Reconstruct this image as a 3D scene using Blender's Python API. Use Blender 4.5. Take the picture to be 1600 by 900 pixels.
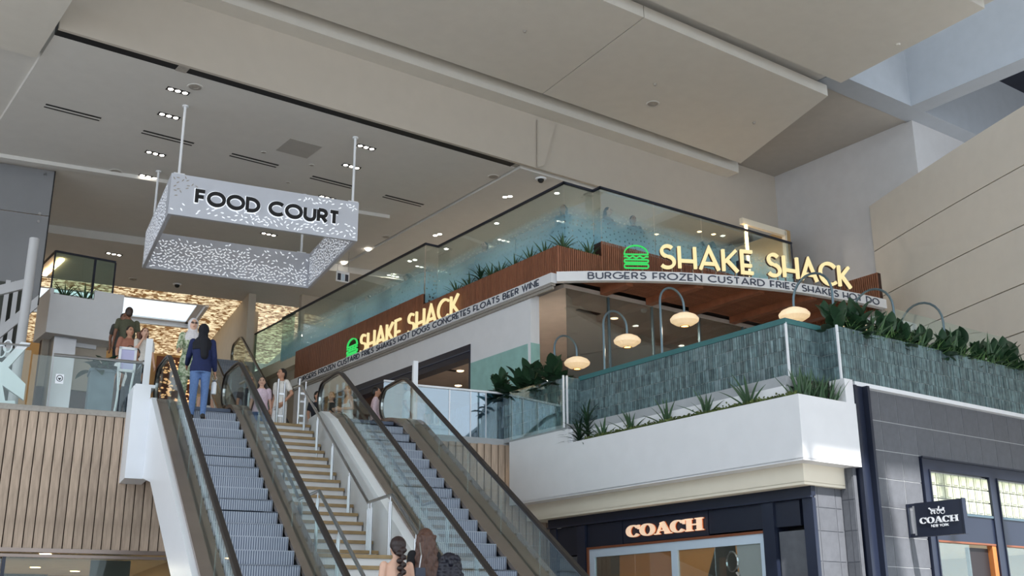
import bpy, bmesh, math, random
from mathutils import Vector, Matrix
R = math.radians
for o in list(bpy.data.objects): bpy.data.objects.remove(o)
S = bpy.context.scene
COL = S.collection
random.seed(7)

# ---------------------------------------------------------------- camera
FPX, PITCH, ROLL = 1727.0, R(17.35), R(-0.2)
EYE = Vector((0, 0, 1.6))
def ray(x, y):
    x, y = (x - 800) / FPX, (450 - y) / FPX
    c, s = math.cos(ROLL), math.sin(ROLL); x, y = c*x - s*y, s*x + c*y
    cp, sp = math.cos(PITCH), math.sin(PITCH)
    return Vector((x, cp - sp*y, sp + cp*y))
cam = bpy.data.cameras.new('camera'); camo = bpy.data.objects.new('camera', cam); COL.objects.link(camo)
cam.sensor_width = 36; cam.lens = FPX / 1600 * 36; cam.clip_end = 300
_r = Vector((1, 0, 0)); _u = Vector((0, -math.sin(PITCH), math.cos(PITCH))); _f = Vector((0, math.cos(PITCH), math.sin(PITCH)))
_R = _r*math.cos(ROLL) + _u*math.sin(ROLL); _U = -_r*math.sin(ROLL) + _u*math.cos(ROLL)
camo.matrix_world = Matrix(((_R.x, _U.x, -_f.x, EYE.x), (_R.y, _U.y, -_f.y, EYE.y), (_R.z, _U.z, -_f.z, EYE.z), (0, 0, 0, 1)))
S.camera = camo

# ---------------------------------------------------------------- frames: AB follows the shop building, MN follows escalators
class Fr:
    def __init__(s, deg):
        s.a = R(deg); s.x = Vector((math.cos(s.a), math.sin(s.a), 0)); s.y = Vector((-math.sin(s.a), math.cos(s.a), 0))
    def w(s, p): return s.x*p[0] + s.y*p[1] + Vector((0, 0, p[2]))
    def l(s, P): return Vector((P.dot(s.x), P.dot(s.y), P.z))
AB, MN, WW = Fr(36.0), Fr(25.2), Fr(0)
def _pl(fr, ax, x, y, c):
    d = fr.l(ray(x, y)); e = fr.l(EYE); t = (c - e[ax]) / d[ax]; return e + d*t
def onu(x, y, u): return _pl(AB, 0, x, y, u)
def onv(x, y, v): return _pl(AB, 1, x, y, v)
def abz(x, y, z): return _pl(AB, 2, x, y, z)
def onn(x, y, n): return _pl(MN, 0, x, y, n)
def onm(x, y, m): return _pl(MN, 1, x, y, m)
def mnz(x, y, z): return _pl(MN, 2, x, y, z)

# ---------------------------------------------------------------- light
wd = bpy.data.worlds.new('world'); S.world = wd; wd.use_nodes = True
wd.node_tree.nodes['Background'].inputs[0].default_value = (0.78, 0.89, 1.0, 1)
wd.node_tree.nodes['Background'].inputs[1].default_value = 1.55
S.view_settings.view_transform = 'Standard'; S.view_settings.look = 'None'
S.view_settings.gamma = 1.0; S.view_settings.use_curve_mapping = False
S.view_settings.exposure = 0.34
sl = bpy.data.lights.new('sun', 'SUN'); so = bpy.data.objects.new('sun', sl); COL.objects.link(so)
sl.energy = 8.0; sl.angle = R(0.9); sl.color = (1, 0.96, 0.9)
_sd = (AB.y*0.62 + AB.x*0.10 - Vector((0, 0, 1))*0.78).normalized()
so.rotation_euler = _sd.to_track_quat('-Z', 'Y').to_euler()
def lamp(loc, power, color=(1, .86, .7), size=.5, fr=AB, name='lamp', down=True):
    l = bpy.data.lights.new(name, 'AREA' if down else 'POINT'); l.energy = power; l.color = color
    if down: l.shape = 'DISK'; l.size = .16
    else: l.shadow_soft_size = size
    o = bpy.data.objects.new(name, l); COL.objects.link(o); o.location = fr.w(loc); return o

# ---------------------------------------------------------------- materials
def lin(c):
    f = lambda v: v/12.92 if v <= .04045 else ((v+.055)/1.055)**2.4
    return tuple(f(v/255) for v in c) + (1,)
def mat(name, col, rough=.6, metal=0, emit=0, ecol=None, var=.06, scale=3.0, bump=0, bscale=40, spec=.5, island=0, col2=None, stretch=None):
    m = bpy.data.materials.new(name); m.use_nodes = True; nt = m.node_tree; b = nt.nodes['Principled BSDF']
    c = lin(col); L = nt.links.new
    tc = nt.nodes.new('ShaderNodeTexCoord'); mp = nt.nodes.new('ShaderNodeMapping'); L(tc.outputs['Object'], mp.inputs[0])
    if stretch: mp.inputs['Scale'].default_value = stretch
    nz = nt.nodes.new('ShaderNodeTexNoise'); nz.inputs['Scale'].default_value = scale; nz.inputs['Detail'].default_value = 4
    L(mp.outputs[0], nz.inputs['Vector'])
    cr = nt.nodes.new('ShaderNodeValToRGB'); L(nz.outputs['Fac'], cr.inputs[0])
    c2 = lin(col2) if col2 else c
    cr.color_ramp.elements[0].position = .3; cr.color_ramp.elements[1].position = .7
    cr.color_ramp.elements[0].color = tuple(v*(1-var) for v in c[:3]) + (1,)
    cr.color_ramp.elements[1].color = tuple(min(1, v*(1+var)) for v in c2[:3]) + (1,)
    out = cr.outputs[0]
    if island:
        g = nt.nodes.new('ShaderNodeNewGeometry'); mr = nt.nodes.new('ShaderNodeMapRange')
        oi = nt.nodes.new('ShaderNodeObjectInfo'); ad = nt.nodes.new('ShaderNodeMath'); ad.operation = 'ADD'
        fr_ = nt.nodes.new('ShaderNodeMath'); fr_.operation = 'FRACT'
        L(g.outputs['Random Per Island'], ad.inputs[0]); L(oi.outputs['Random'], ad.inputs[1]); L(ad.outputs[0], fr_.inputs[0])
        L(fr_.outputs[0], mr.inputs[0]); mr.inputs[3].default_value = 1-island; mr.inputs[4].default_value = 1+island
        vm = nt.nodes.new('ShaderNodeVectorMath'); vm.operation = 'SCALE'; L(out, vm.inputs[0]); L(mr.outputs[0], vm.inputs['Scale']); out = vm.outputs[0]
    L(out, b.inputs['Base Color'])
    b.inputs['Roughness'].default_value = rough; b.inputs['Metallic'].default_value = metal; b.inputs['Specular IOR Level'].default_value = spec
    if emit:
        b.inputs['Emission Color'].default_value = lin(ecol or col); b.inputs['Emission Strength'].default_value = emit
    if bump:
        n2 = nt.nodes.new('ShaderNodeTexNoise'); n2.inputs['Scale'].default_value = bscale; L(mp.outputs[0], n2.inputs['Vector'])
        bp = nt.nodes.new('ShaderNodeBump'); bp.inputs['Strength'].default_value = bump; bp.inputs['Distance'].default_value = .02
        L(n2.outputs['Fac'], bp.inputs['Height']); L(bp.outputs[0], b.inputs['Normal'])
    return m
def glass(name, tint=(246, 251, 249), refl=.10, rough=.02):
    m = bpy.data.materials.new(name); m.use_nodes = True; nt = m.node_tree; L = nt.links.new
    nt.nodes.remove(nt.nodes['Principled BSDF']); out = nt.nodes['Material Output']
    t = nt.nodes.new('ShaderNodeBsdfTransparent'); t.inputs[0].default_value = lin(tint)
    g = nt.nodes.new('ShaderNodeBsdfGlossy'); g.inputs['Roughness'].default_value = rough; g.inputs[0].default_value = (.95, 1, 1, 1)
    fz = nt.nodes.new('ShaderNodeFresnel'); fz.inputs[0].default_value = 1.45
    mx_ = nt.nodes.new('ShaderNodeMath'); mx_.operation = 'MULTIPLY_ADD'; mx_.inputs[1].default_value = .3; mx_.inputs[2].default_value = refl*.25; mx_.use_clamp = True
    mx = nt.nodes.new('ShaderNodeMixShader'); L(fz.outputs[0], mx_.inputs[0]); L(mx_.outputs[0], mx.inputs[0]); L(t.outputs[0], mx.inputs[1]); L(g.outputs[0], mx.inputs[2]); L(mx.outputs[0], out.inputs[0])
    return m
def film_glass(name, z0, z1):
    """clear glass with a printed pale blue film that fades out upward, with round clear dots"""
    m = glass(name, (240, 246, 245), .10); nt = m.node_tree; L = nt.links.new; out = nt.nodes['Material Output']
    base = out.inputs[0].links[0].from_socket
    tc = nt.nodes.new('ShaderNodeTexCoord'); sx = nt.nodes.new('ShaderNodeSeparateXYZ'); L(tc.outputs['Object'], sx.inputs[0])
    mr = nt.nodes.new('ShaderNodeMapRange'); L(sx.outputs['Z'], mr.inputs[0]); mr.inputs[1].default_value = z0; mr.inputs[2].default_value = z1; mr.inputs[3].default_value = .88; mr.inputs[4].default_value = 0
    ad = nt.nodes.new('ShaderNodeMath'); ad.operation = 'ADD'; L(sx.outputs['X'], ad.inputs[0]); L(sx.outputs['Y'], ad.inputs[1])
    cb = nt.nodes.new('ShaderNodeCombineXYZ'); L(ad.outputs[0], cb.inputs[0]); L(sx.outputs['Z'], cb.inputs[1])
    vo = nt.nodes.new('ShaderNodeTexVoronoi'); vo.voronoi_dimensions = '2D'; vo.inputs['Scale'].default_value = 7.5; vo.inputs['Randomness'].default_value = .7; L(cb.outputs[0], vo.inputs['Vector'])
    st = nt.nodes.new('ShaderNodeMath'); st.operation = 'GREATER_THAN'; st.inputs[1].default_value = .19; L(vo.outputs['Distance'], st.inputs[0])
    mu = nt.nodes.new('ShaderNodeMath'); mu.operation = 'MULTIPLY'; L(mr.outputs[0], mu.inputs[0]); L(st.outputs[0], mu.inputs[1])
    d = nt.nodes.new('ShaderNodeBsdfDiffuse'); d.inputs[0].default_value = lin((182, 226, 240))
    tr = nt.nodes.new('ShaderNodeBsdfTranslucent'); tr.inputs[0].default_value = lin((182, 226, 240))
    m0 = nt.nodes.new('ShaderNodeMixShader'); m0.inputs[0].default_value = .4; L(d.outputs[0], m0.inputs[1]); L(tr.outputs[0], m0.inputs[2])
    mx = nt.nodes.new('ShaderNodeMixShader'); L(mu.outputs[0], mx.inputs[0]); L(base, mx.inputs[1]); L(m0.outputs[0], mx.inputs[2]); L(mx.outputs[0], out.inputs[0])
    return m
def gold_mat(name, scale, dark, light, e):
    m = bpy.data.materials.new(name); m.use_nodes = True; nt = m.node_tree; b = nt.nodes['Principled BSDF']; L = nt.links.new
    tc = nt.nodes.new('ShaderNodeTexCoord'); vo = nt.nodes.new('ShaderNodeTexVoronoi'); vo.inputs['Scale'].default_value = scale; L(tc.outputs['Object'], vo.inputs['Vector'])
    cr = nt.nodes.new('ShaderNodeValToRGB'); sp = nt.nodes.new('ShaderNodeSeparateColor'); L(vo.outputs['Color'], sp.inputs[0]); L(sp.outputs[0], cr.inputs[0])
    cr.color_ramp.elements[0].position = .25; cr.color_ramp.elements[0].color = lin(dark); cr.color_ramp.elements[1].position = .95; cr.color_ramp.elements[1].color = lin(light)
    L(cr.outputs[0], b.inputs['Base Color']); L(cr.outputs[0], b.inputs['Emission Color']); b.inputs['Emission Strength'].default_value = e; b.inputs['Roughness'].default_value = .4
    return m

M = dict(
 ceil=mat('ceiling_paint', (212, 210, 206), .85, var=.02), panel=mat('ceiling_panel_paint', (212, 208, 200), .85, var=.02),
 wallw=mat('white_wall_paint', (236, 237, 240), .6, var=.02), wallg=mat('grey_wall_paint', (196, 196, 198), .8, var=.03),
 beige=mat('beige_wall_paint', (196, 186, 172), .8, var=.03), drum=mat('drum_wall_paint', (222, 215, 205), .8, var=.02),
 cream=mat('cream_paint', (238, 229, 210), .7, var=.02), white=mat('white_gloss', (240, 243, 248), .3, var=.01),
 black=mat('black_void', (14, 14, 17), .6, var=.1), navy=mat('navy_metal', (34, 41, 60), .35, var=.05), navyflat=mat('navy_panel', (27, 34, 52), .45, var=.05),
 voidblue=mat('void_darkness_blue', (34, 40, 54), .8, var=.1),
 plank=mat('oak_plank', (176, 154, 134), .55, var=.14, scale=5, stretch=(5, 5, .6), island=.12, bump=.1, col2=(190, 168, 148)),
 plankgap=mat('plank_shadow_gap', (74, 60, 48), .8), slat=mat('walnut_slat', (152, 98, 72), .5, var=.2, scale=6, stretch=(6, 6, .8), island=.12),
 slatback=mat('walnut_backing', (60, 34, 25), .7), joist=mat('walnut_joist', (146, 90, 62), .5, var=.2, scale=4),
 tile=mat('green_glazed_tile', (88, 107, 112), .14, var=.12, scale=9, island=.32, bump=.12, bscale=20, col2=(106, 129, 132)), grout=mat('tile_grout', (184, 194, 194), .8),
 teal=mat('teal_plaster', (152, 196, 190), .6, var=.08, scale=4), tealcap=mat('teal_cap', (58, 112, 114), .35), concrete=mat('grey_kerb', (172, 176, 180), .8, var=.08),
 stone=mat('grey_stone_tile', (97, 100, 107), .5, var=.10, scale=8, island=.07, bump=.05), joint=mat('pale_joint', (186, 188, 190), .8),
 steel=mat('brushed_steel', (190, 190, 192), .28, 1, var=.05), bronze=mat('bronze_deck', (150, 134, 125), .26, .5, var=.06, scale=2), rubber=mat('handrail_rubber', (40, 35, 34), .35),
 step=mat('escalator_step', (166, 172, 184), .45, .3, var=.05), stepdk=mat('escalator_groove', (86, 96, 118), .6), skirt=mat('dark_skirt', (30, 32, 40), .4),
 tread=mat('oak_tread', (164, 138, 98), .5, var=.15, scale=6), glass=glass('clear_glass'), glassd=glass('grey_tint_glass', (205, 208, 208), .25), glassg=glass('green_tint_glass', (222, 238, 234), .16),
 glow=mat('warm_letter_light', (120, 108, 84), .5, emit=.72, ecol=(255, 236, 176), var=0), green=mat('green_neon', (20, 90, 40), .5, emit=.6, ecol=(60, 235, 110), var=0),
 letterd=mat('charcoal_letter', (74, 80, 96), .6, var=.02), letterk=mat('black_letter', (16, 17, 22), .5, var=.02), coachl=mat('rose_gold_letter', (240, 212, 186), .35, .1, emit=.42, ecol=(255, 214, 180), var=.02), halo=mat('amber_edge_light', (200, 110, 50), .6, emit=.08, ecol=(255, 130, 40), var=0),
 spot=mat('spot_light', (255, 250, 240), .5, emit=9, ecol=(255, 246, 232), var=0), warmspot=mat('warm_spot', (255, 226, 180), .5, emit=7, ecol=(255, 214, 160), var=0),
 shade=mat('lamp_shade', (246, 228, 200), .7, emit=.36, ecol=(255, 214, 160), var=.03), bulb=mat('bulb', (255, 214, 120), .5, emit=6, ecol=(255, 205, 110), var=0),
 lampm=mat('blue_grey_metal', (104, 124, 134), .35, .6), signw=mat('sign_panel', (206, 210, 220), .5, var=.02), slit=mat('lit_slit', (230, 234, 240), .5, emit=.55, ecol=(245, 250, 255), var=0),
 leaf=mat('dark_leaf', (44, 74, 50), .4, var=.3, island=.3), leafb=mat('agave_leaf', (74, 104, 74), .45, var=.25, island=.25), leafg=mat('grass_leaf', (104, 142, 84), .5, var=.3, island=.3), moss=mat('groundcover_leaf', (92, 106, 54), .7, var=.4, island=.4), soil=mat('soil', (50, 40, 32), .9),
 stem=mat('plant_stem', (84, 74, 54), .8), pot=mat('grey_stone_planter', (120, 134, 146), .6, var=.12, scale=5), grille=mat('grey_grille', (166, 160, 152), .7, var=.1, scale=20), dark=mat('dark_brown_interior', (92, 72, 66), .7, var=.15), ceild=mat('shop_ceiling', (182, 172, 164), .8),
 skyl=mat('skylight_panel', (240, 250, 255), .5, emit=.95, ecol=(225, 242, 252), var=0), bulk=mat('bulkhead_paint', (190, 182, 171), .85, var=.02), upceil=mat('upper_ceiling_shade_grey', (172, 168, 162), .9, var=.03), gold=gold_mat('gold_leaf_ceiling', 8.5, (110, 78, 44), (255, 236, 196), .85), lattice=mat('copper_lattice', (104, 60, 40), .5), beam=mat('beam_paint', (166, 173, 182), .8, var=.03), lit=mat('backlit_panel', (255, 214, 170), .5, emit=.7, ecol=(255, 200, 140), var=.1),
 floor=mat('pale_stone_floor', (164, 160, 156), .35, var=.06), film=film_glass('film_glass', .05, .95), block=mat('glass_block', (196, 202, 176), .12, var=.12, scale=12), poster=mat('poster_orange', (216, 130, 66), .5, var=.03), posterb=mat('poster_tan', (232, 150, 80), .5, var=.03), posterd=mat('poster_brown', (96, 62, 48), .5, var=.12), postergrey=mat('poster_grey', (190, 186, 190), .5, var=.03), posterk=mat('poster_black', (40, 34, 36), .5), paleblue=mat('pale_blue_frame', (205, 222, 238), .4, var=.02), copper=mat('copper_trim', (150, 92, 66), .4, .4), chrome=mat('chrome', (210, 210, 214), .12, 1),
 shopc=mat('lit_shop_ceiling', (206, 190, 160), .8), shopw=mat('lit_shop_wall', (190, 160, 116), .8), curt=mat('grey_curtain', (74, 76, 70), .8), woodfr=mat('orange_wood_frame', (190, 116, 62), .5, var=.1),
)

# ---------------------------------------------------------------- mesh builder
class MB:
    def __init__(s): s.v = []; s.f = []
    def add(s, vs, fs):
        k = len(s.v); s.v += [tuple(p) for p in vs]; s.f += [tuple(i+k for i in f) for f in fs]; return s
    def box(s, x0, x1, y0, y1, z0, z1):
        if x0 > x1: x0, x1 = x1, x0
        if y0 > y1: y0, y1 = y1, y0
        if z0 > z1: z0, z1 = z1, z0
        return s.add([(x0,y0,z0),(x1,y0,z0),(x1,y1,z0),(x0,y1,z0),(x0,y0,z1),(x1,y0,z1),(x1,y1,z1),(x0,y1,z1)], [(3,2,1,0),(4,5,6,7),(0,1,5,4),(1,2,6,5),(2,3,7,6),(3,0,4,7)])
    def prism(s, pts, d):
        """closed outline of 3-D points pushed along the vector d"""
        n = len(pts); d = Vector(d); P = [Vector(p) for p in pts]
        nor = Vector((0,0,0))
        for i in range(n): nor += P[i].cross(P[(i+1) % n])
        if nor.dot(d) > 0: P.reverse()
        return s.add(P + [p+d for p in P], [tuple(range(n)), tuple(range(2*n-1, n-1, -1))] + [((i+1) % n, i, n+i, n+(i+1) % n) for i in range(n)])
    def hexa(s, a, b):
        return s.add(list(a)+list(b), [(3,2,1,0),(4,5,6,7),(0,1,5,4),(1,2,6,5),(2,3,7,6),(3,0,4,7)])
    def tube(s, path, r, seg=8, cap=True):
        P = [Vector(p) for p in path]; n = len(P); rr = r if isinstance(r, (list, tuple)) else [r]*n
        vs = []; up = None
        for i in range(n):
            t = (P[min(i+1, n-1)] - P[max(i-1, 0)]).normalized()
            if up is None: up = Vector((0,0,1)) if abs(t.z) < .9 else Vector((1,0,0))
            a = t.cross(up).normalized(); b = a.cross(t).normalized(); up = b
            for k in range(seg):
                q = 2*math.pi*k/seg; vs.append(P[i] + (a*math.cos(q) + b*math.sin(q))*rr[i])
        fs = [(i*seg+k, i*seg+(k+1) % seg, (i+1)*seg+(k+1) % seg, (i+1)*seg+k) for i in range(n-1) for k in range(seg)]
        if cap: fs += [tuple(range(seg-1, -1, -1)), tuple(range((n-1)*seg, n*seg))]
        return s.add(vs, fs)
    def sweep(s, path, prof, side):
        """profile of (a along side, b along z) swept along path"""
        P = [Vector(p) for p in path]; side = Vector(side); m = len(prof); vs = []
        for i, p in enumerate(P):
            t = (P[min(i+1, len(P)-1)] - P[max(i-1, 0)]).normalized(); up = side.cross(t).normalized()
            for a, b in prof: vs.append(p + side*a + up*b)
        fs = [(i*m+k, i*m+(k+1) % m, (i+1)*m+(k+1) % m, (i+1)*m+k) for i in range(len(P)-1) for k in range(m)]
        fs += [tuple(range(m-1, -1, -1)), tuple(range((len(P)-1)*m, len(P)*m))]
        return s.add(vs, fs)
    def lathe(s, c, prof, seg=20, rib=0):
        vs = []; n = len(prof)
        for j in range(seg):
            q = 2*math.pi*j/seg; k = 1 + (rib if j % 2 else 0)
            for r, z in prof: vs.append((c[0]+r*k*math.cos(q), c[1]+r*k*math.sin(q), c[2]+z))
        fs = [(j*n+i, ((j+1) % seg)*n+i, ((j+1) % seg)*n+i+1, j*n+i+1) for j in range(seg) for i in range(n-1)]
        return s.add(vs, fs)
    def ribbon(s, pts, w, fn, depth, closed=False):
        """flat stroke along 2-D pts, w a number or a function of the unit tangent; fn(x, y, d) places it in space"""
        n = len(pts); P = [Vector((p[0], p[1])) for p in pts]; vs = []
        for i in range(n):
            a = P[(i-1) % n] if (closed or i) else P[i]; b = P[(i+1) % n] if (closed or i < n-1) else P[i]
            d1 = (P[i]-a); d2 = (b-P[i]); d1 = d1.normalized() if d1.length > 1e-9 else d2.normalized(); d2 = d2.normalized() if d2.length > 1e-9 else d1
            t = (d1+d2); t = t.normalized() if t.length > 1e-6 else d1; nn = Vector((-t.y, t.x))
            k = max(.45, nn.dot(Vector((-d1.y, d1.x)))); h = (w(t) if callable(w) else w)/2/k
            for q in (P[i]+nn*h, P[i]-nn*h):
                vs.append(fn(q.x, q.y, 0)); vs.append(fn(q.x, q.y, depth))
        fs = []; m = n if closed else n-1
        for i in range(m):
            a, b = 4*i, 4*((i+1) % n)
            fs += [(a, a+2, b+2, b), (a+1, b+1, b+3, a+3), (a, b, b+1, a+1), (a+2, a+3, b+3, b+2)]
        if not closed: fs += [(0, 1, 3, 2), (4*n-4, 4*n-2, 4*n-1, 4*n-3)]
        return s.add(vs, fs)
    def mesh(s, name, org=(0,0,0), smooth=False, flip=True):
        me = bpy.data.meshes.new(name); o = Vector(org)
        me.from_pydata([tuple(Vector(p)-o) for p in s.v], [], s.f)
        bm = bmesh.new(); bm.from_mesh(me); bmesh.ops.recalc_face_normals(bm, faces=bm.faces); bm.to_mesh(me); bm.free()
        if smooth:
            for p in me.polygons: p.use_smooth = True
            try: me.set_sharp_from_angle(angle=R(40))
            except Exception: pass
        return me
def link(name, me, m, parent=None, loc=None, rot=None, scale=None):
    o = bpy.data.objects.new(name, me); COL.objects.link(o)
    if me is not None and m is not None and not me.materials: me.materials.append(m)
    if parent: o.parent = parent
    if loc is not None: o.location = loc
    if rot is not None: o.rotation_euler = rot
    if scale is not None: o.scale = scale if hasattr(scale, '__len__') else (scale,)*3
    return o
FRM = {}; ORG = {}
def thing(name, label, cat, fr, org, group=None, rot=0):
    o = link(name, None, None, loc=fr.w(org), rot=(0, 0, fr.a+rot)); o['label'] = label; o['category'] = cat
    if group: o['group'] = group
    o.empty_display_size = .1; ORG[o.name] = Vector(org); FRM[o.name] = fr; return o
def root_of(o):
    while o.parent: o = o.parent
    return o
def part(name, mb, m, root, smooth=False, label=None, stuff=False):
    """a part: vertices given in the frame of the thing; root may be a thing or one of its parts"""
    o = link(name, mb.mesh(name, ORG[root_of(root).name], smooth), m, root)
    if label: o['label'] = label
    if stuff: o['kind'] = 'stuff'
    return o
def solo(name, mb, m, label, cat, fr, org, group=None, smooth=False, kind=None):
    o = link(name, mb.mesh(name, org, smooth), m, loc=fr.w(org), rot=(0, 0, fr.a)); o['label'] = label; o['category'] = cat
    if group: o['group'] = group
    if kind: o['kind'] = kind
    ORG[o.name] = Vector(org); FRM[o.name] = fr; return o
def struct(name, mb, m, fr=AB, org=(0,0,0), smooth=False, label=None):
    o = link(name, mb.mesh(name, org, smooth), m, loc=fr.w(org), rot=(0, 0, fr.a)); o['kind'] = 'structure'
    if label: o['label'] = label
    ORG[o.name] = Vector(org); FRM[o.name] = fr; return o
def B(*a): return MB().box(*a)

# ---------------------------------------------------------------- lettering
def arc(cx, cy, rx, ry, a0, a1, n=10): return [(cx+rx*math.cos(R(a0+(a1-a0)*i/n)), cy+ry*math.sin(R(a0+(a1-a0)*i/n))) for i in range(n+1)]
LT = {
 'A': (.80, [[(0,0),(.4,1),(.8,0)], [(.13,.28),(.67,.28)]]),
 'B': (.56, [[(0,0),(0,1)], [(0,1),(.26,1)]+arc(.26,.78,.24,.22,90,-90,8)+[(0,.56)], [(0,.56),(.28,.56)]+arc(.28,.28,.28,.28,90,-90,8)+[(0,0)]]),
 'C': (.86, [arc(.5,.5,.5,.5,45,315,20)]),
 'D': (.74, [[(0,0),(0,1),(.24,1)]+arc(.24,.5,.5,.5,90,-90,14)+[(0,0)]]),
 'E': (.48, [[(.48,1),(0,1),(0,0),(.48,0)], [(0,.34),(.42,.34)]]),
 'F': (.46, [[(.46,1),(0,1),(0,0)], [(0,.36),(.4,.36)]]),
 'G': (.92, [arc(.5,.5,.5,.5,45,360,22)+[(.58,.5)]]),
 'H': (.66, [[(0,0),(0,1)], [(.66,0),(.66,1)], [(0,.34),(.66,.34)]]),
 'I': (.0, [[(0,0),(0,1)]]),
 'K': (.62, [[(0,0),(0,1)], [(.58,1),(.02,.38)], [(.16,.52),(.62,0)]]),
 'L': (.44, [[(0,1),(0,0),(.44,0)]]),
 'N': (.70, [[(0,0),(0,1),(.7,0),(.7,1)]]),
 'O': (1.0, [arc(.5,.5,.5,.5,0,360,24)[:-1]+['c']]),
 'R': (.56, [[(0,0),(0,1)], [(0,1),(.28,1)]+arc(.28,.72,.26,.28,90,-90,9)+[(0,.44)], [(.26,.44),(.56,0)]]),
 'S': (.58, [arc(.31,.76,.24,.24,35,270,12)+arc(.29,.26,.29,.26,90,-145,14)]),
 'T': (.56, [[(.28,0),(.28,1)], [(0,1),(.56,1)]]),
 'U': (.66, [[(0,1),(0,.33)]+arc(.33,.33,.33,.33,180,360,12)+[(.66,1)]]),
 'W': (1.02, [[(0,1),(.26,0),(.51,1),(.76,0),(1.02,1)]]),
 'Y': (.66, [[(0,1),(.33,.48),(.66,1)], [(.33,.48),(.33,0)]]),
 'Z': (.62, [[(0,1),(.62,1),(0,0),(.62,0)]]), ' ': (.25, []), '1': (.2, [[(0,.78),(.16,1),(.16,0)]]), '0': (.62, [arc(.31,.5,.31,.5,0,360,18)[:-1]+['c']]),
}
def text_width(t, gap): return sum(LT[c][0]+gap for c in t) - gap
def letter(c, h, w, fn, depth, sx=1.0):
    """one capital of cap height h with stroke width w"""
    mb = MB()
    for st in LT[c][1]:
        closed = st[-1] == 'c'; pts = [(p[0]*h*sx, w/2 + p[1]*(h-w)) for p in st if p != 'c']
        mb.ribbon(pts, w, fn, depth, closed)
    return mb
def coach_letter(c, h, fn, depth):
    """fat slab serif capital"""
    mb = MB(); th, tn = .27*h, .10*h
    wf = lambda t: tn + (th-tn)*abs(t.y)**1.5
    def bar(x0, x1, y0, y1): mb.ribbon([(x0, (y0+y1)/2), (x1, (y0+y1)/2)], y1-y0, fn, depth)
    def ser(x, y, w=.46): bar(x-w*h/2, x+w*h/2, y-.045*h, y+.045*h)
    if c in 'CO':
        pts = [(x*h, y*h) for x, y in (arc(.46,.5,.36,.45,0,360,26)[:-1] if c == 'O' else arc(.46,.5,.36,.45,38,322,24))]
        mb.ribbon(pts, wf, fn, depth, c == 'O')
        if c == 'C': mb.ribbon([(.82*h, .98*h), (.80*h, .62*h)], .10*h, fn, depth)
    elif c == 'A':
        mb.ribbon([(.14*h, .05*h), (.46*h, .96*h)], .10*h, fn, depth); mb.ribbon([(.46*h, .98*h), (.82*h, .05*h)], .28*h, fn, depth)
        bar(.24*h, .66*h, .27*h, .36*h); ser(.14*h, .05*h, .36); ser(.84*h, .05*h, .44)
    else:
        for x in (.2, .82):
            mb.ribbon([(x*h, .02*h), (x*h, .98*h)], .27*h, fn, depth); ser(x*h, .05*h); ser(x*h, .95*h)
        bar(.2*h, .82*h, .45*h, .56*h)
    return mb
COACHW = {'C': .92, 'O': .96, 'A': 1.02, 'H': 1.06}

# ================================================================ THE SETTING
ZF, ZC = 5.5, 13.0                       # upper floor, food court ceiling
struct('floor', B(-30, 40, -30, 60, -.3, 0), M['floor'], WW, label='pale stone ground floor of the mall')
struct('floor', B(-14, 10.0, 21.35, 62, 5.1, ZF-.01), M['floor'], MN, label='upper storey floor slab')
struct('floor', B(13.9, 25.1, 11.5, 34, 5.12, ZF-.02), M['floor'], AB, label='terrace floor of the burger restaurant')
# -- food court ceiling with its black slot
struct('ceiling', B(4.1, 15.45, 21.12, 35.4, ZC, ZC+.3), M['ceil'], label='grey painted food court ceiling with recessed lights')
struct('ceiling', B(15.49, 25.1, 20.95, 46, ZC-.05, ZC+.3), M['ceil'], label='ceiling over the upper dining level')
struct('trim_1', B(4.1, 15.3, 20.84, 21.12, ZC+.005, ZC+.3), M['black'], label='black linear slot at the front edge of the food court ceiling')
struct('trim_2', B(6.55, 6.78, 20.84, 21.12, ZC-.01, ZC+.004), M['grille'], label='grey bracket in the ceiling slot')
struct('trim_3', MB().box(15.45, 15.49, 21.06, 40, ZC+.06, ZC+.3).box(15.3, 15.45, 20.9, 21.06, ZC, ZC+.3), M['grille'], label='shadow gap between the two ceilings')
struct('wall_front_bulkhead', B(4.1, 25.1, 20.75, 20.84, ZC-.02, 15.4), M['bulk'], label='tall painted bulkhead above the ceiling slot')
w0, w1, w2, w3 = (onv(*p, 20.72) for p in ((839, 188), (866, 196), (849, 259), (839, 262)))
struct('trim_4', MB().prism([w0, w1, w2, w3], (0, -.05, 0)), M['bulk'], label='slanted fold on the bulkhead')
struct('ceiling_panel', MB().box(4.6, 22.95, 20.27, 20.75, 14.45, 14.52).box(4.6, 22.95, 20.27, 20.33, 14.52, 15.0).box(22.89, 22.95, 20.33, 20.75, 14.52, 15.0), M['panel'], label='long narrow ceiling soffit lip along the bulkhead')
def cpanel(z, pts, t, label):
    struct('ceiling_panel', MB().prism([(p[0], p[1], z) for p in pts], (0, 0, t)), M['panel'], label=label)
j0, j1 = abz(844, 149, 14.6), abz(1010, 25, 14.6)
cpanel(14.6, [(4.6, 19.9), (j0.x-.012, 19.9), (j1.x-.012, 15.72), (4.6, 15.72)], .3, 'large beige ceiling cloud left of the joint')
cpanel(14.6, [(j0.x+.012, 19.9), (22.75, 20.0), (21.4, 15.78), (j1.x+.012, 15.72)], .3, 'large beige ceiling cloud right of the joint')
cpanel(14.72, [(-6, 15.28), (21.3, 15.28), (21.05, 11.2), (-6, 11.2)], .25, 'beige ceiling cloud in the second row')
cpanel(14.76, [(-6, 10.85), (21.0, 10.85), (20.8, 7.0), (-6, 7.0)], .2, 'beige ceiling cloud in the third row')
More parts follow.
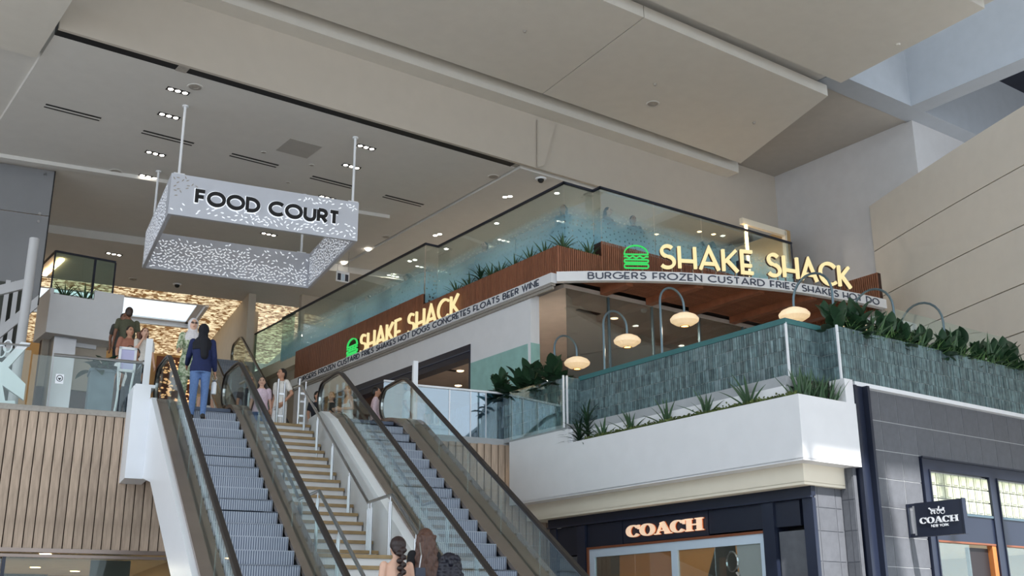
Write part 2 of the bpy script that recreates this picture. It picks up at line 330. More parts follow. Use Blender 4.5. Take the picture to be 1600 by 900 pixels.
cpanel(14.79, [(-6, 6.65), (20.7, 6.65), (20.5, 2.6), (-6, 2.6)], .2, 'beige ceiling cloud in the fourth row')
struct('ceiling', B(-8, 25.1, 15.9, 20.9, 15.02, 15.2), M['upceil'], label='upper ceiling above the hung clouds')  # recess shade is put into this darker ceiling grey
struct('ceiling', B(-8, 21.4, 2.6, 15.9, 15.02, 15.2), M['ceil'], label='roof deck above the hung clouds')
struct('ceiling', B(-8, 10.4, -3, 2.6, 15.02, 15.2), M['ceil'], label='unseen roof piece added to keep sun off the stairs')  # added out of view to shade the stairs and left cladding
struct('ceiling', B(-8, 30, -14, -3, 15.02, 15.2), M['ceil'], label='unseen roof piece added to cut sunlight on the floor')  # added behind the camera to limit bounce from sunlit floor
struct('trim_5', B(21.2, 33, 15.35, 16.0, 15.0, 19), M['beam'], label='grey roof beam crossing behind the clouds')
struct('trim_6', B(24.35, 24.95, 2, 15.35, 15.0, 19), M['beam'], label='grey roof beam at right angles')
struct('ceiling', B(24.95, 38, 0, 26, 17.2, 17.4), M['voidblue'], label='high roof beyond the beams with void darkness in its colour')  # darkness of the void is painted into roof and wall colour
struct('wall_far_right', B(33, 33.2, 0, 26, 10, 17.2), M['voidblue'], label='wall under the high roof with void darkness in its colour')
struct('ceiling', B(16, 24.4, 3.5, 15.35, 19, 19.2), M['ceil'], label='roof above the open well')
# left ceiling pieces
struct('ceiling_panel', B(-4, 4.02, 12, 22.2, 12.95, 13.6), M['panel'], label='beige ceiling panel in the top left corner')
struct('ceiling_panel', B(-4, 4.1, 22.2, 29, 13.1, 13.6), M['ceil'], label='recessed ceiling strip at the left edge')
# deep food court ceiling in the escalator frame
struct('trim_7', MB().box(-6, 9.4, 28.15, 28.35, ZC-.10, ZC-.0), M['ceil'], MN, label='shallow beam across the food court ceiling')
struct('ceiling', B(-14, 13, 33.0, 37.6, ZC-.25, ZC+.2), M['ceil'], MN, label='ceiling deeper in the food court')
struct('ceiling', B(-14, 4.0, 28.4, 33.0, ZC+.02, ZC+.3), M['ceil'], MN, label='ceiling strip behind the shallow beam')
# back walls
struct('wall_back', B(-16, 22, 62, 62.3, 5.0, 17), M['beige'], MN, label='beige back wall of the food court')
struct('wall_left', B(-14.3, -14, 24, 62, 0, 17), M['beige'], MN, label='beige left wall of the food court')
struct('wall_right', B(25.1, 25.35, 16.1, 34, 5.0, 16), M['wallg'], AB, label='tall grey wall behind the burger restaurant')
struct('wall_right_return', B(25.1, 33, 15.86, 16.1, 5, 15.0), M['wallg'], AB, label='grey wall continuing behind the drum')
# drum wall
s0 = onu(1366, 395, 25.05); yaw = R(-12.5); p = AB.w((s0.x, s0.y, 0)); path = [p.copy()]
for i in range(30):
    p = p - Vector((math.sin(yaw), math.cos(yaw), 0))*.6; path.append(p.copy()); yaw -= R(.42)
def drum_z(px, py, k):
    a, b = path[k], path[k+1]; n = Vector(((b-a).y, -(b-a).x, 0)).normalized(); d = ray(px, py); return (EYE + d*((a-EYE).dot(n)/d.dot(n))).z
def drum_at(px, py):
    for k in range(30):
        a, b = path[k], path[k+1]; n = Vector(((b-a).y, -(b-a).x, 0)).normalized(); d = ray(px, py); q = EYE + d*((a-EYE).dot(n)/d.dot(n))
        if 0 <= (q-a).dot((b-a).normalized()) <= .61: return q.z
    return None
zt = drum_z(1385, 303, 0); zj = [drum_at(1480, 325), drum_at(1500, 400)]
print('DRUM', zt, zj, [drum_at(1500, 228), drum_at(1600, 173), drum_at(1600, 266), drum_at(1600, 351), drum_at(1400, 373), drum_at(1400, 448)], [AB.l(q) for q in (path[0], path[15], path[30])])
dz = [4.5, zj[1]-2.35, zj[1]-1.3, zj[1], zj[0], zt]
drum = struct('wall_drum', B(0, .01, 0, .01, 4.5, 4.51), M['joint'], WW, label='curved beige drum wall of large panels')
for k in range(5):
    mb = MB(); nn = [Vector((0, 0, 0))]*31
    vs = []
    for i, q in enumerate(path):
        t = (path[min(i+1, 30)] - path[max(i-1, 0)]).normalized(); o = Vector((-t.y, t.x, 0)) * -1
        for off in (0, .3): vs += [(q.x+o.x*-off, q.y+o.y*-off, dz[k]+.012), (q.x+o.x*-off, q.y+o.y*-off, dz[k+1]-.012)]
    fs = []
    for i in range(30):
        a, b = 4*i, 4*i+4; fs += [(a, b, b+1, a+1), (a+2, a+3, b+3, b+2), (a+1, b+1, b+3, a+3), (a, a+2, b+2, b)]
    mb.add(vs, fs); link('panel', mb.mesh('panel', (0, 0, 0), True), M['drum'], drum)
mb = MB(); mb.tube([(q.x, q.y, 0) for q in path], .1, 4); 
mb2 = MB(); vs = []; fs = []
for i, q in enumerate(path):
    t = (path[min(i+1, 30)] - path[max(i-1, 0)]).normalized(); o = Vector((-t.y, t.x, 0)); vs += [(q.x+o.x*.06, q.y+o.y*.06, 4.5), (q.x+o.x*.06, q.y+o.y*.06, zt-.05)]
fs = [(2*i, 2*i+2, 2*i+3, 2*i+1) for i in range(30)]
mb2.add(vs, fs); link('backing', mb2.mesh('backing'), M['letterd'], drum)

# -- oak plank walls at the edge of the upper floor
wl = struct('wall_left_oak', B(-3, 3.3, 21.24, 21.34, 3.02, 5.40), M['plankgap'], MN, label='oak plank wall left of the escalators')
wr = struct('wall_right_oak', B(7.6, 10.8, 21.04, 21.14, 2.2, 5.36), M['plankgap'], MN, label='oak plank wall right of the escalators')
pm = B(-.062, .062, -.03, .03, 0, 2.4).mesh('plank'); pm.materials.append(M['plank'])
def planks(root, n0, n1, m, z, h, pitch):
    i = 0; n = n0
    while n < n1:
        link('plank', pm, None, root, (n, m + random.uniform(-.004, .004), z), None, (pitch*.88/.124, 1, h/2.4)); n += pitch; i += 1
planks(wl, -1.2, 3.2, 21.21, 3.03, 2.38, .1605)
planks(wr, 7.7, 10.75, 21.01, 2.25, 3.12, .16)
struct('trim_8', B(-3, 2.66, 21.16, 21.36, 5.40, 5.49), M['grille'], MN, label='metal edge along the upper floor')
struct('trim_9', B(7.2, 9.95, 20.98, 21.2, 5.36, 5.49), M['concrete'], MN, label='pale floor edge under the glass balustrade')
struct('trim_10', MB().box(-3, 3.3, 21.16, 21.34, 2.96, 3.03).box(-3, 3.3, 21.2, 21.36, 2.88, 2.93), M['bronze'], MN, label='bronze trim under the oak planks')
# shop under the planks
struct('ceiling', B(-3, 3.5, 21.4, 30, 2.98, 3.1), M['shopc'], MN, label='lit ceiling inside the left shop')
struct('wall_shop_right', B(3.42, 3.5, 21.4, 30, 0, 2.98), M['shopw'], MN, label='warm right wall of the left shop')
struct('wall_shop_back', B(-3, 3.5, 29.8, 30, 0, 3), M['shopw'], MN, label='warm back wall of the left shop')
wn = thing('window_1', 'shop window under the oak planks', 'window', MN, (1.2, 21.28, 0)); wn['kind'] = 'structure'
part('pane', B(.42, 3.3, 21.26, 21.28, 0, 2.88), M['glass'], wn)
part('mullion', B(.36, .42, 21.24, 21.32, 0, 2.92), M['navy'], wn)
part('side_pane', B(-1.5, .36, 21.5, 21.52, 0, 2.92), M['glassd'], wn)
struct('wall_shop_left', B(-1.5, .3, 21.6, 21.7, 0, 2.98), M['dark'], MN, label='brown panel beside the left shop window')
solo('shop_curtain', B(1.86, 2.55, 22.0, 22.1, .2, 2.9), M['curt'], 'dark grey curtain panel inside the left shop window', 'curtain', MN, (2.2, 22.05, .2))
solo('shop_display', MB().box(.5, 1.15, 23.0, 23.6, 0, 2.62).box(.45, 1.2, 22.95, 23.65, 2.62, 2.68), M['curt'], 'dark display cabinet inside the left shop window', 'cabinet', MN, (.8, 23.3, 0))
for i, (x, y) in enumerate(((71, 866), (69, 871), (55, 887), (117, 893))):
    q = mnz(x, y, 2.97)
    t = solo('shop_downlight', MB().lathe(q, [(.0, .0), (.10, 0), (.11, .02)], 12), M['warmspot'], ['round downlight nearest the glass in the left shop', 'second downlight behind the first in the left shop', 'downlight above the dark cabinet in the left shop', 'downlight in the middle of the left shop ceiling'][i], 'ceiling light', MN, q, 'downlights in the left shop')
lamp((1.4, 24.6, 2.9), 45, fr=MN); lamp((.3, 27, 2.9), 60, fr=MN)
for i, u in enumerate([10.6, 12.2, 13.9, 15.68, 17.28, 18.9]):  # unseen rafters, added to cast shadow stripes on the stone front
    w = .24 if i == 2 else .09; struct('trim_3%d' % i, B(u-w, u+w, -9, 2.6, 15.0, 15.3), M['wallw'], label='unseen white rafter added to stripe the sunlight')

# ================================================================ BURGER RESTAURANT BUILDING
US = 15.0
vL, vD0, vD1, vE = 32.7, 30.6, 22.42, 19.9
sh = struct('wall_shop_front', MB().box(US, US+.25, vE, vD1, ZF, 9.22).box(US, US+.25, vD1, vL, 8.55, 9.22).box(US, US+.25, vD0, vL, ZF, 8.55), M['wallw'], label='white painted front wall of the burger restaurant')
link('plaster_panel', B(US-.015, US, vE+.12, vD1-.02, ZF, 8.05).mesh('plaster_panel'), M['teal'], sh)['label'] = 'pale teal plaster lower wall'
link('plaster_return', B(US-.01, US+.25, vE-.012, vE, ZF, 8.05).mesh('plaster_return'), M['teal'], sh)
d1 = thing('door_1', 'dark entrance opening with black header under the white wall', 'door', AB, (US, 26.5, ZF)); d1['kind'] = 'structure'
part('header', MB().box(US-.02, US+.3, vD1, vD0, 8.2, 8.55), M['navyflat'], d1)
part('header_rail', B(US-.04, US+.02, vD1, vD0, 8.36, 8.39), M['letterd'], d1)
part('jamb', B(US-.01, US+.3, vD1, vD1+.07, ZF, 8.2), M['navyflat'], d1)
part('jamb', B(US-.01, US+.3, vD0-.07, vD0, ZF, 8.2), M['navyflat'], d1)
# interior
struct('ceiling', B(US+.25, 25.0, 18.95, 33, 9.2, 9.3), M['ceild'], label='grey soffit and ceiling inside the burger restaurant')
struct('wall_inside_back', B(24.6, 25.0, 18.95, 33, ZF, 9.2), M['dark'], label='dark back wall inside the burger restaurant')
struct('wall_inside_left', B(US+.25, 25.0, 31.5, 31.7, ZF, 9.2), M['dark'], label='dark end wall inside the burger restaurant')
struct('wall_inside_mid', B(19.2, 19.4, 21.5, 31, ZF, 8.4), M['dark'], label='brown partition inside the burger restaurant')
# moulding under strip + strip
struct('trim_11', MB().box(US-.06, US, 19.0, vL, 9.13, 9.19).box(US-.10, US, 18.95, vL, 9.19, 9.24), M['grille'], label='grey moulding under the menu strip')
ms = struct('trim_12', B(US-.16, US, 18.9, vL, 9.24, 9.47), M['wallw'], label='white menu strip along the side front')
# wood slats band A
def slats_A(mb, u, v0, v1, z0, z1, pitch=.062, w=.04, d=.03):
    v = v0
    while v < v1: mb.box(u-d, u, v, min(v+w, v1), z0, z1); v += pitch
def slats_B(mb, v, u0, u1, z0, z1, pitch=.062, w=.04, d=.03):
    u = u0
    while u < u1: mb.box(u, min(u+w, u1), v-d, v, z0, z1); u += pitch
wb = struct('wall_walnut_band', MB().box(US, US+.05, 24.75, vL, 9.47, 10.44).box(US, US+.05, 18.85, 24.75, 9.47, 10.13).box(US, 16.3, 18.83, 18.88, 9.47, 10.12).box(16.3, 23.4, 18.83, 18.88, 9.47, 10.5).box(16.3, 16.35, 18.85, 19.1, 10.1, 10.5).box(US, US+.4, 24.72, 24.77, 10.1, 10.44), M['slatback'], label='walnut band above the menu strip')
mb = MB(); slats_A(mb, US, 24.75, vL, 9.47, 10.45); slats_A(mb, US, 18.83, 24.75, 9.47, 10.14)
o = link('slats', mb.mesh('slats'), M['slat'], wb); o['kind'] = 'stuff'; o['label'] = 'fine vertical walnut slats on the long side'
mb = MB(); slats_B(mb, 18.83, US-.03, 16.3, 9.47, 10.13); slats_B(mb, 18.83, 16.3, 23.4, 9.47, 10.51)
o = link('slats', mb.mesh('slats'), M['slat'], wb); o['kind'] = 'stuff'; o['label'] = 'fine vertical walnut slats on the terrace side'
mb = MB(); mb.box(US+.05, US+.4, 18.88, 24.7, 9.9, 10.06).box(US+.4, 16.3, 18.88, 19.1, 9.9, 10.06)
o = link('planter_soil', mb.mesh('planter_soil'), M['soil'], wb)
struct('floor', MB().box(US+.47, 25.1, 19.14, 44, 10.2, 10.45).box(US+.06, US+.47, 24.8, 44, 10.2, 10.45), M['floor'], AB, label='floor of the upper dining level').name
# curved canopy
CV = [(15.0, 18.9), (15.62, 18.40), (16.28, 17.93), (16.95, 17.52), (17.6, 17.18), (18.65, 16.74), (19.71, 16.39), (20.5, 16.22), (21.3, 16.10), (22.15, 16.0), (22.95, 15.95)]
def smooth_curve(P, n=6):
    out = []
    for i in range(len(P)-1):
        p0, p1, p2, p3 = (Vector(P[max(0, min(len(P)-1, k))]) for k in (i-1, i, i+1, i+2))
        for j in range(n):
            t = j/n; out.append(.5*((2*p1)+(p2-p0)*t+(2*p0-5*p1+4*p2-p3)*t*t+(3*p1-p0-3*p2+p3)*t**3))
    return out + [Vector(P[-1])]
CC = smooth_curve(CV); CL = [0]
for a, b in zip(CC, CC[1:]): CL.append(CL[-1]+(b-a).length)
def on_curve(s, d=0):
    """point at arc length s along the canopy edge, pushed d outward"""
    s = max(0, min(s, CL[-1]-1e-4)); i = max(k for k in range(len(CL)-1) if CL[k] <= s); t = (CC[i+1]-CC[i]).normalized(); q = CC[i] + t*(s-CL[i])
    return Vector((q.x + t.y*d, q.y - t.x*d))
n = len(CC); vs = []
for i, q in enumerate(CC):
    t = (CC[min(i+1, n-1)]-CC[max(i-1, 0)]).normalized(); o = Vector((t.y, -t.x))
    for d, z in ((.16, 9.24), (.16, 9.47), (0, 9.47), (0, 9.24)): vs.append((q.x+o.x*d, q.y+o.y*d, z))
fs = [(4*i+k, 4*i+4+k, 4*i+4+(k+1) % 4, 4*i+(k+1) % 4) for i in range(n-1) for k in range(4)] + [(0, 1, 2, 3), (4*n-1, 4*n-2, 4*n-3, 4*n-4)]
cs = struct('trim_13', MB().add(vs, fs), M['wallw'], label='curved white menu strip of the terrace canopy')
can = struct('ceiling_canopy', MB().prism([(q.x, q.y, 9.40) for q in CC] + [(22.95, 18.9, 9.40)], (0, 0, .06)), M['slatback'], label='walnut slatted underside of the curved canopy')
mb = MB(); u = 15.2
def curve_v(u):
    for a, b in zip(CC, CC[1:]):
        if a.x <= u <= b.x: return a.y + (b.y-a.y)*(u-a.x)/max(1e-6, b.x-a.x)
    return CC[-1].y
v = 16.1
while v < 18.85:                      # fine slats run along B
    us = [u for u in [15.05+.05*k for k in range(158)] if curve_v(u) < v-.02]
    if us: mb.box(us[0]+.05, 22.9, v, v+.035, 9.36, 9.40)
    v += .062
o = link('soffit_slats', mb.mesh('soffit_slats'), M['slat'], can); o['kind'] = 'stuff'
for k in range(5):
    u = 16.3 + k*1.45; link('joist', B(u, u+.2, curve_v(u)+.06, 18.9, 9.20, 9.37).mesh('joist'), M['joist'], can)
# end fin
f0, f1, f2, f3 = onu(1322, 441, 22.98), onu(1371, 426, 22.98), onu(1377, 470, 22.98), onu(1330, 474, 22.98)
print('FIN', f0, f1, f2)
vn, vf, zt_ = f1.y, 18.9, f1.z
fin = struct('wall_walnut_end', B(22.98, 23.1, vn, vf, 9.2, zt_), M['slatback'], label='walnut slatted end wall of the canopy')
mb = MB(); slats_A(mb, 22.98, vn, vf, 9.26, zt_); o = link('slats', mb.mesh('slats'), M['slat'], fin); o['kind'] = 'stuff'
link('base_trim', B(22.94, 23.14, vn-.03, vf, 9.12, 9.26).mesh('base_trim'), M['grille'], fin)
struct('trim_14', B(22.9, 25.1, vn, vf, 8.9, 9.12), M['wallw'], label='white underside at the canopy end')
# terrace glazing
tg = thing('window_2', 'glazed screen of the restaurant behind the terrace', 'window', AB, (19, 18.97, ZF)); tg['kind'] = 'structure'
for a, b in ((15.3, 16.6), (16.6, 18.0), (18.0, 19.6), (19.6, 21.2), (21.2, 22.9)):
    part('pane', B(a+.02, b-.02, 18.965, 18.975, ZF, 9.2), M['glassd'], tg)
    part('mullion', B(b-.02, b+.02, 18.94, 19.0, ZF, 9.2), M['lampm'], tg)

# ---- green tiled terrace walls
def tiles(wall, axis, c, a0, a1, z0, z1, face, rows):
    """vertical stack of thin glazed tiles; axis 'A' runs along v at u=c, 'B' along u at v=c"""
    mb = MB(); h = (z1-z0)/rows; w = .052; n = int((a1-a0)/w); w = (a1-a0)/n
    for r in range(rows):
        for i in range(n):
            t = random.uniform(.012, .022); g = .0045; x0, x1 = a0+i*w+g, a0+(i+1)*w-g; y0, y1 = z0+r*h+.004, z0+(r+1)*h-.004
            ta, tb = t+random.uniform(-.004, .004), t+random.uniform(-.004, .004)
            if axis == 'A': mb.hexa([(c-t, x0, y0), (c, x0, y0), (c, x1, y0), (c-tb, x1, y0)], [(c-ta, x0, y1), (c, x0, y1), (c, x1, y1), (c-tb, x1, y1)])
            else: mb.hexa([(x0, c-t, y0), (x1, c-tb, y0), (x1, c, y0), (x0, c, y0)], [(x0, c-ta, y1), (x1, c-tb, y1), (x1, c, y1), (x0, c, y1)])
    o = link('tiles', mb.mesh('tiles'), M['tile'], wall); o['kind'] = 'stuff'
UT1, UT2, VB1, VB2 = 13.45, 13.80, 11.43, 11.08
T1 = struct('wall_terrace_planter', MB().box(UT1, UT1+.04, 16.68, 21.5, ZF, 6.44).box(UT1+.04, UT2, 16.68, 16.72, ZF, 6.44).box(UT1+.3, UT1+.34, 16.72, 21.5, ZF, 6.44).box(UT1+.04, UT1+.3, 16.72, 21.5, 6.2, 6.32), M['grout'], label='green tiled planter wall beside the balustrade')
tiles(T1, 'A', UT1, 16.68, 21.5, ZF, 6.44, -1, 4); tiles(T1, 'B', 16.68, UT1, UT2, ZF, 6.44, -1, 4)
T2 = struct('wall_terrace_side', B(UT2, UT2+.15, VB1, 16.68, 5.52, 6.40), M['grout'], label='green tiled terrace wall above the long trough')
tiles(T2, 'A', UT2, VB1, 16.68, 5.52, 6.40, -1, 4)
T3 = struct('wall_terrace_front', MB().box(UT2, 14.65, VB1, VB1+.15, 5.52, 6.40).box(14.65, 14.8, VB2, VB1+.15, 5.52, 6.40), M['grout'], label='green tiled terrace return wall')
tiles(T3, 'B', VB1, UT2, 14.65, 5.52, 6.40, -1, 4); tiles(T3, 'A', 14.65, VB2, VB1, 5.52, 6.40, -1, 4)
T4 = struct('wall_terrace_right', MB().box(14.65, 23, VB2, VB2+.06, 5.5, 6.40).box(14.8, 23, VB2+.06, VB2+.5, 6.1, 6.25).box(14.8, 23, VB2+.5, VB2+.56, 5.5, 6.40), M['grout'], label='long green tiled planter wall over the grey stone shop front')
tiles(T4, 'B', VB2, 14.65, 22.6, 5.5, 6.42, -1, 4)
struct('trim_15', MB().box(UT2-.03, UT2+.2, VB1-.03, 16.7, 6.40, 6.49).box(UT2+.2, 14.66, VB1-.03, VB1+.2, 6.40, 6.49), M['tealcap'], label='teal cap along the terrace wall')
struct('trim_16', MB().box(UT1-.025, UT1+.005, 16.655, 16.685, 5.5, 6.46).box(UT2-.025, UT2+.005, VB1-.03, VB1, 5.52, 6.42).box(14.62, 14.655, VB2-.03, VB2, 5.5, 6.43), M['white'], label='slim white corner profiles on the tiled walls')
struct('trim_17', MB().box(UT1-.02, UT1+.2, 16.66, 21.2, 5.40, 5.5).box(UT2-.12, UT2+.15, VB1-.02, 16.66, 5.36, 5.52), M['concrete'], label='grey kerb under the tiled walls')
# white trough band
wbn = struct('wall_white_band', MB().box(UT1-.02, UT1+.06, 16.66, 18.6, 4.12, 5.40).box(UT1-.02, UT1+.06, 10.98, 16.66, 4.12, 5.12).box(UT1+.06, 14.83, 10.98, 11.06, 4.12, 5.12).box(UT1+.06, UT2-.02, 16.6, 16.66, 4.9, 5.4).box(14.62, 14.83, 11.0, 11.3, 4.9, 5.52).box(UT1-.02, 14.83, 10.98, 18.6, 4.10, 4.14).box(UT2-.12, UT2, VB1, 16.6, 4.7, 5.36), M['wallw'], label='white band with plant trough above the luxury shop')
link('trough_soil', B(UT1+.06, UT2-.12, 11.06, 16.6, 4.9, 4.98).mesh('trough_soil'), M['soil'], wbn)
link('trough_soil', B(UT2-.12, 14.62, 11.06, VB1-.02, 4.9, 4.98).mesh('trough_soil'), M['soil'], wbn)
struct('trim_18', MB().box(13.72, 13.85, 11.24, 18.4, 3.82, 4.10).box(13.85, 14.85, 11.24, 11.34, 3.82, 4.10).box(13.72, 14.85, 11.24, 18.4, 3.78, 3.83), M['cream'], label='cream band under the white trough')
struct('trim_19', B(14.9, 23, VB2-.07, VB2+.02, 5.44, 5.51), M['white'], label='white line under the long tiled wall')

# ================================================================ LUXURY SHOP (dark front)
UC = 14.0
sf = thing('shop_front', 'dark navy shop front with display window under the white band', 'shop front', AB, (UC, 14.6, 0)); sf['kind'] = 'structure'
part('cornice', MB().box(UC-.06, UC+.04, 11.3, 17.98, 3.63, 3.80), M['navyflat'], sf)
part('cornice_rail', B(UC-.09, UC-.02, 11.3, 17.98, 3.60, 3.63), M['navy'], sf)
part('fascia_panel', B(UC, UC+.3, 11.6, 14.0-.43, 3.2, 3.60), M['navyflat'], sf)
part('fascia_panel', B(UC, UC+.3, 13.59, 15.78, 3.18, 3.60), M['navyflat'], sf)
part('fascia_panel', B(UC, UC+.3, 15.80, 16.82, 3.16, 3.60), M['navyflat'], sf)
part('fascia_panel', B(UC, UC+.3, 17.1, 17.75, 3.05, 3.60), M['navyflat'], sf)
part('pilaster', B(UC-.05, UC+.3, 16.84, 17.08, 0, 3.60), M['navy'], sf)
part('pilaster', B(UC-.05, UC+.3, 12.1, 12.34, 0, 3.60), M['navy'], sf)
part('pilaster', B(UC-.05, UC+.03, 11.30, 11.5, 0, 3.60), M['navy'], sf)
part('pilaster', B(UC-.02, UC+.3, 17.76, 17.98, 0, 3.60), M['navy'], sf)
part('stone_panel', B(UC+.05, UC+.3, 17.1, 17.75, 0, 3.03), M['stone'], sf)
part('stone_panel', B(UC+.03, UC+.3, 11.52, 12.08, 0, 3.13), M['stone'], sf)
part('copper_head', B(UC-.03, UC+.06, 12.36, 16.82, 3.13, 3.17), M['copper'], sf)
part('copper_jamb', B(UC-.03, UC+.06, 16.77, 16.82, 0, 3.13), M['copper'], sf)
part('window_frame', MB().box(UC, UC+.08, 12.36, 16.77, 2.98, 3.13).box(UC, UC+.08, 16.62, 16.77, 0, 2.98).box(UC, UC+.08, 12.36, 12.46, 0, 2.98).box(UC, UC+.08, 14.38, 14.53, 0, 2.98), M['paleblue'], sf)
for a, b in ((12.46, 13.5), (13.5, 14.38), (14.53, 15.5), (15.5, 16.62)): part('pane', B(UC+.01, UC+.02, a+.006, b-.006, 0, 2.98), M['glass'], sf)
po = solo('poster', MB().box(UC+.05, UC+.07, 14.53, 16.62, .4, 2.98), M['poster'], 'orange poster behind the left half of the display window', 'poster', AB, (UC+.1, 15.5, .4))
link('print', MB().prism([(UC+.045, 16.62, 2.98), (UC+.045, 15.95, 2.98), (UC+.045, 16.1, .4), (UC+.045, 16.62, .4)], (.004, 0, 0)).mesh('print', ORG[po.name]), M['posterd'], po)
p2 = solo('poster', MB().box(UC+.05, UC+.07, 12.46, 14.38, .4, 2.98), M['posterb'], 'tan handbag poster with chrome ring behind the right half of the display window', 'poster', AB, (UC+.1, 13.4, .4))
fx = lambda pts, d=.045: [(UC+d, v, z) for v, z in pts]
link('bag_print', MB().prism(fx([(13.5, 2.98), (13.05, 2.98), (12.9, .4), (13.9, .4), (13.72, 2.5)]), (.004, 0, 0)).mesh('bag_print', ORG[p2.name]), M['posterk'], p2)
link('strap_print', MB().prism(fx([(13.42, 2.8), (13.28, 2.8), (13.26, .4), (13.5, .4)], .041), (.003, 0, 0)).mesh('strap_print', ORG[p2.name]), M['posterd'], p2)
link('wall_print', MB().prism(fx([(13.02, 2.98), (12.46, 2.98), (12.46, .4), (12.85, .4)]), (.004, 0, 0)).mesh('wall_print', ORG[p2.name]), M['postergrey'], p2)
rm = MB()
for k in range(16):
    a, b = R(k*22.5), R(k*22.5+22.5); rm.tube([(UC+.035, 13.12+.12*math.cos(a), 2.72+.16*math.sin(a)), (UC+.035, 13.12+.12*math.cos(b), 2.72+.16*math.sin(b))], .022, 5, False)
for k in range(5): rm.tube([(UC+.035, 13.03-.04*k, 2.54-.08*k), (UC+.035, 12.98-.04*k, 2.48-.08*k)], .04, 5)
link('ring_print', rm.mesh('ring_print', ORG[p2.name]), M['chrome'], p2)
struct('wall_shop_liner', B(UC+.3, UC+.36, 11.5, 18, 0, 3.7), M['black'], label='dark backing behind the shop front')
# sign COACH on fascia
q0 = onu(984, 841, UC); hC = .205
cw = sum(COACHW[c] for c in 'COACH')*hC; vs0 = 15.62; vs1 = 13.66; sc = (vs0-vs1)/cw
cg = thing('shop_sign', 'rose gold serif shop name letters on the navy fascia', 'sign', AB, (UC-.05, 14.64, 3.28))
x = 0
for ch in 'COACH':
    fn = lambda a, b, d, x=x: (UC-.03-d, vs0-(x+a)*sc, 3.275+b*1.05)
    part('letter', coach_letter(ch, hC, fn, .035), M['coachl'], cg)
    fh = lambda a, b, d, x=x: (UC-.005-d, vs0-(x+a*1.015-.0015)*sc, 3.273+b*1.065)
    part('letter_edge_light', coach_letter(ch, hC, fh, .012), M['halo'], cg)
    x += COACHW[ch]*hC

# ---- stone front facing the atrium (B side)
stm = {}
def stones(root, axis, c, cols, rows, skip=None):
    """large stone tiles set proud of a pale joint; cols and rows are edge positions"""
    for i in range(len(cols)-1):
        for j in range(len(rows)-1):
            if skip and skip((cols[i]+cols[i+1])/2, (rows[j]+rows[j+1])/2): continue
            w, h = round(cols[i+1]-cols[i]-.014, 3), round(rows[j+1]-rows[j]-.014, 3)
            if (axis, w, h) not in stm:
                stm[(axis, w, h)] = (B(-.007, 0, -w/2, w/2, -h/2, h/2) if axis == 'A' else B(-w/2, w/2, -.007, 0, -h/2, h/2)).mesh('stone_tile'); stm[(axis, w, h)].materials.append(M['stone'])
            a, z = (cols[i]+cols[i+1])/2, (rows[j]+rows[j+1])/2
            link('stone_tile', stm[(axis, w, h)], None, root, (c, a, z) if axis == 'A' else (a, c, z))
VS = VB2
sw = struct('wall_stone_front', MB().box(15.15, 16.5, VS, VS+.1, 0, 5.44).box(16.5, 23, VS, VS+.1, 4.42, 5.44), M['joint'], label='grey stone tiled shop wall under the green tiles')
rows = [z for z in (1.2, 1.66, 2.12, 2.59, 3.06, 3.52, 3.98, 4.44, 4.93, 5.43)]
cols = [15.17, 15.58, 16.05, 16.52, 17.0, 17.48, 17.96, 18.44, 18.92, 19.4, 19.88, 20.36, 20.84, 21.32, 21.8]
stones(sw, 'B', VS, cols, rows, lambda a, z: a > 16.5 and z < 4.4)
struct('trim_20', MB().box(14.86, 15.13, VS-.06, VS+.1, 0, 5.44), M['navy'], label='tall navy steel pilaster at the shop corner').name
struct('trim_21', MB().box(14.84, 14.90, VS-.10, VS-.02, 0, 5.44).box(15.09, 15.15, VS-.16, VS-.02, 0, 5.44), M['navyflat'], label='navy flanges of the corner pilaster')
sc1 = struct('wall_stone_corner', MB().box(UC+.05, 14.72, 11.34, 11.44, 0, 3.80).box(14.72, 14.80, VS, 11.44, 0, 4.12), M['stone'], label='grey stone corner pier under the white band')
stones(sc1, 'B', 11.34, [14.03, 14.12, 14.55, 14.70], [1.2, 1.68, 2.16, 2.64, 3.10, 3.46, 3.79])
stones(sc1, 'A', 14.72, [11.09, 11.2, 11.33], [1.2, 1.68, 2.16, 2.64, 3.12, 3.6, 4.08])
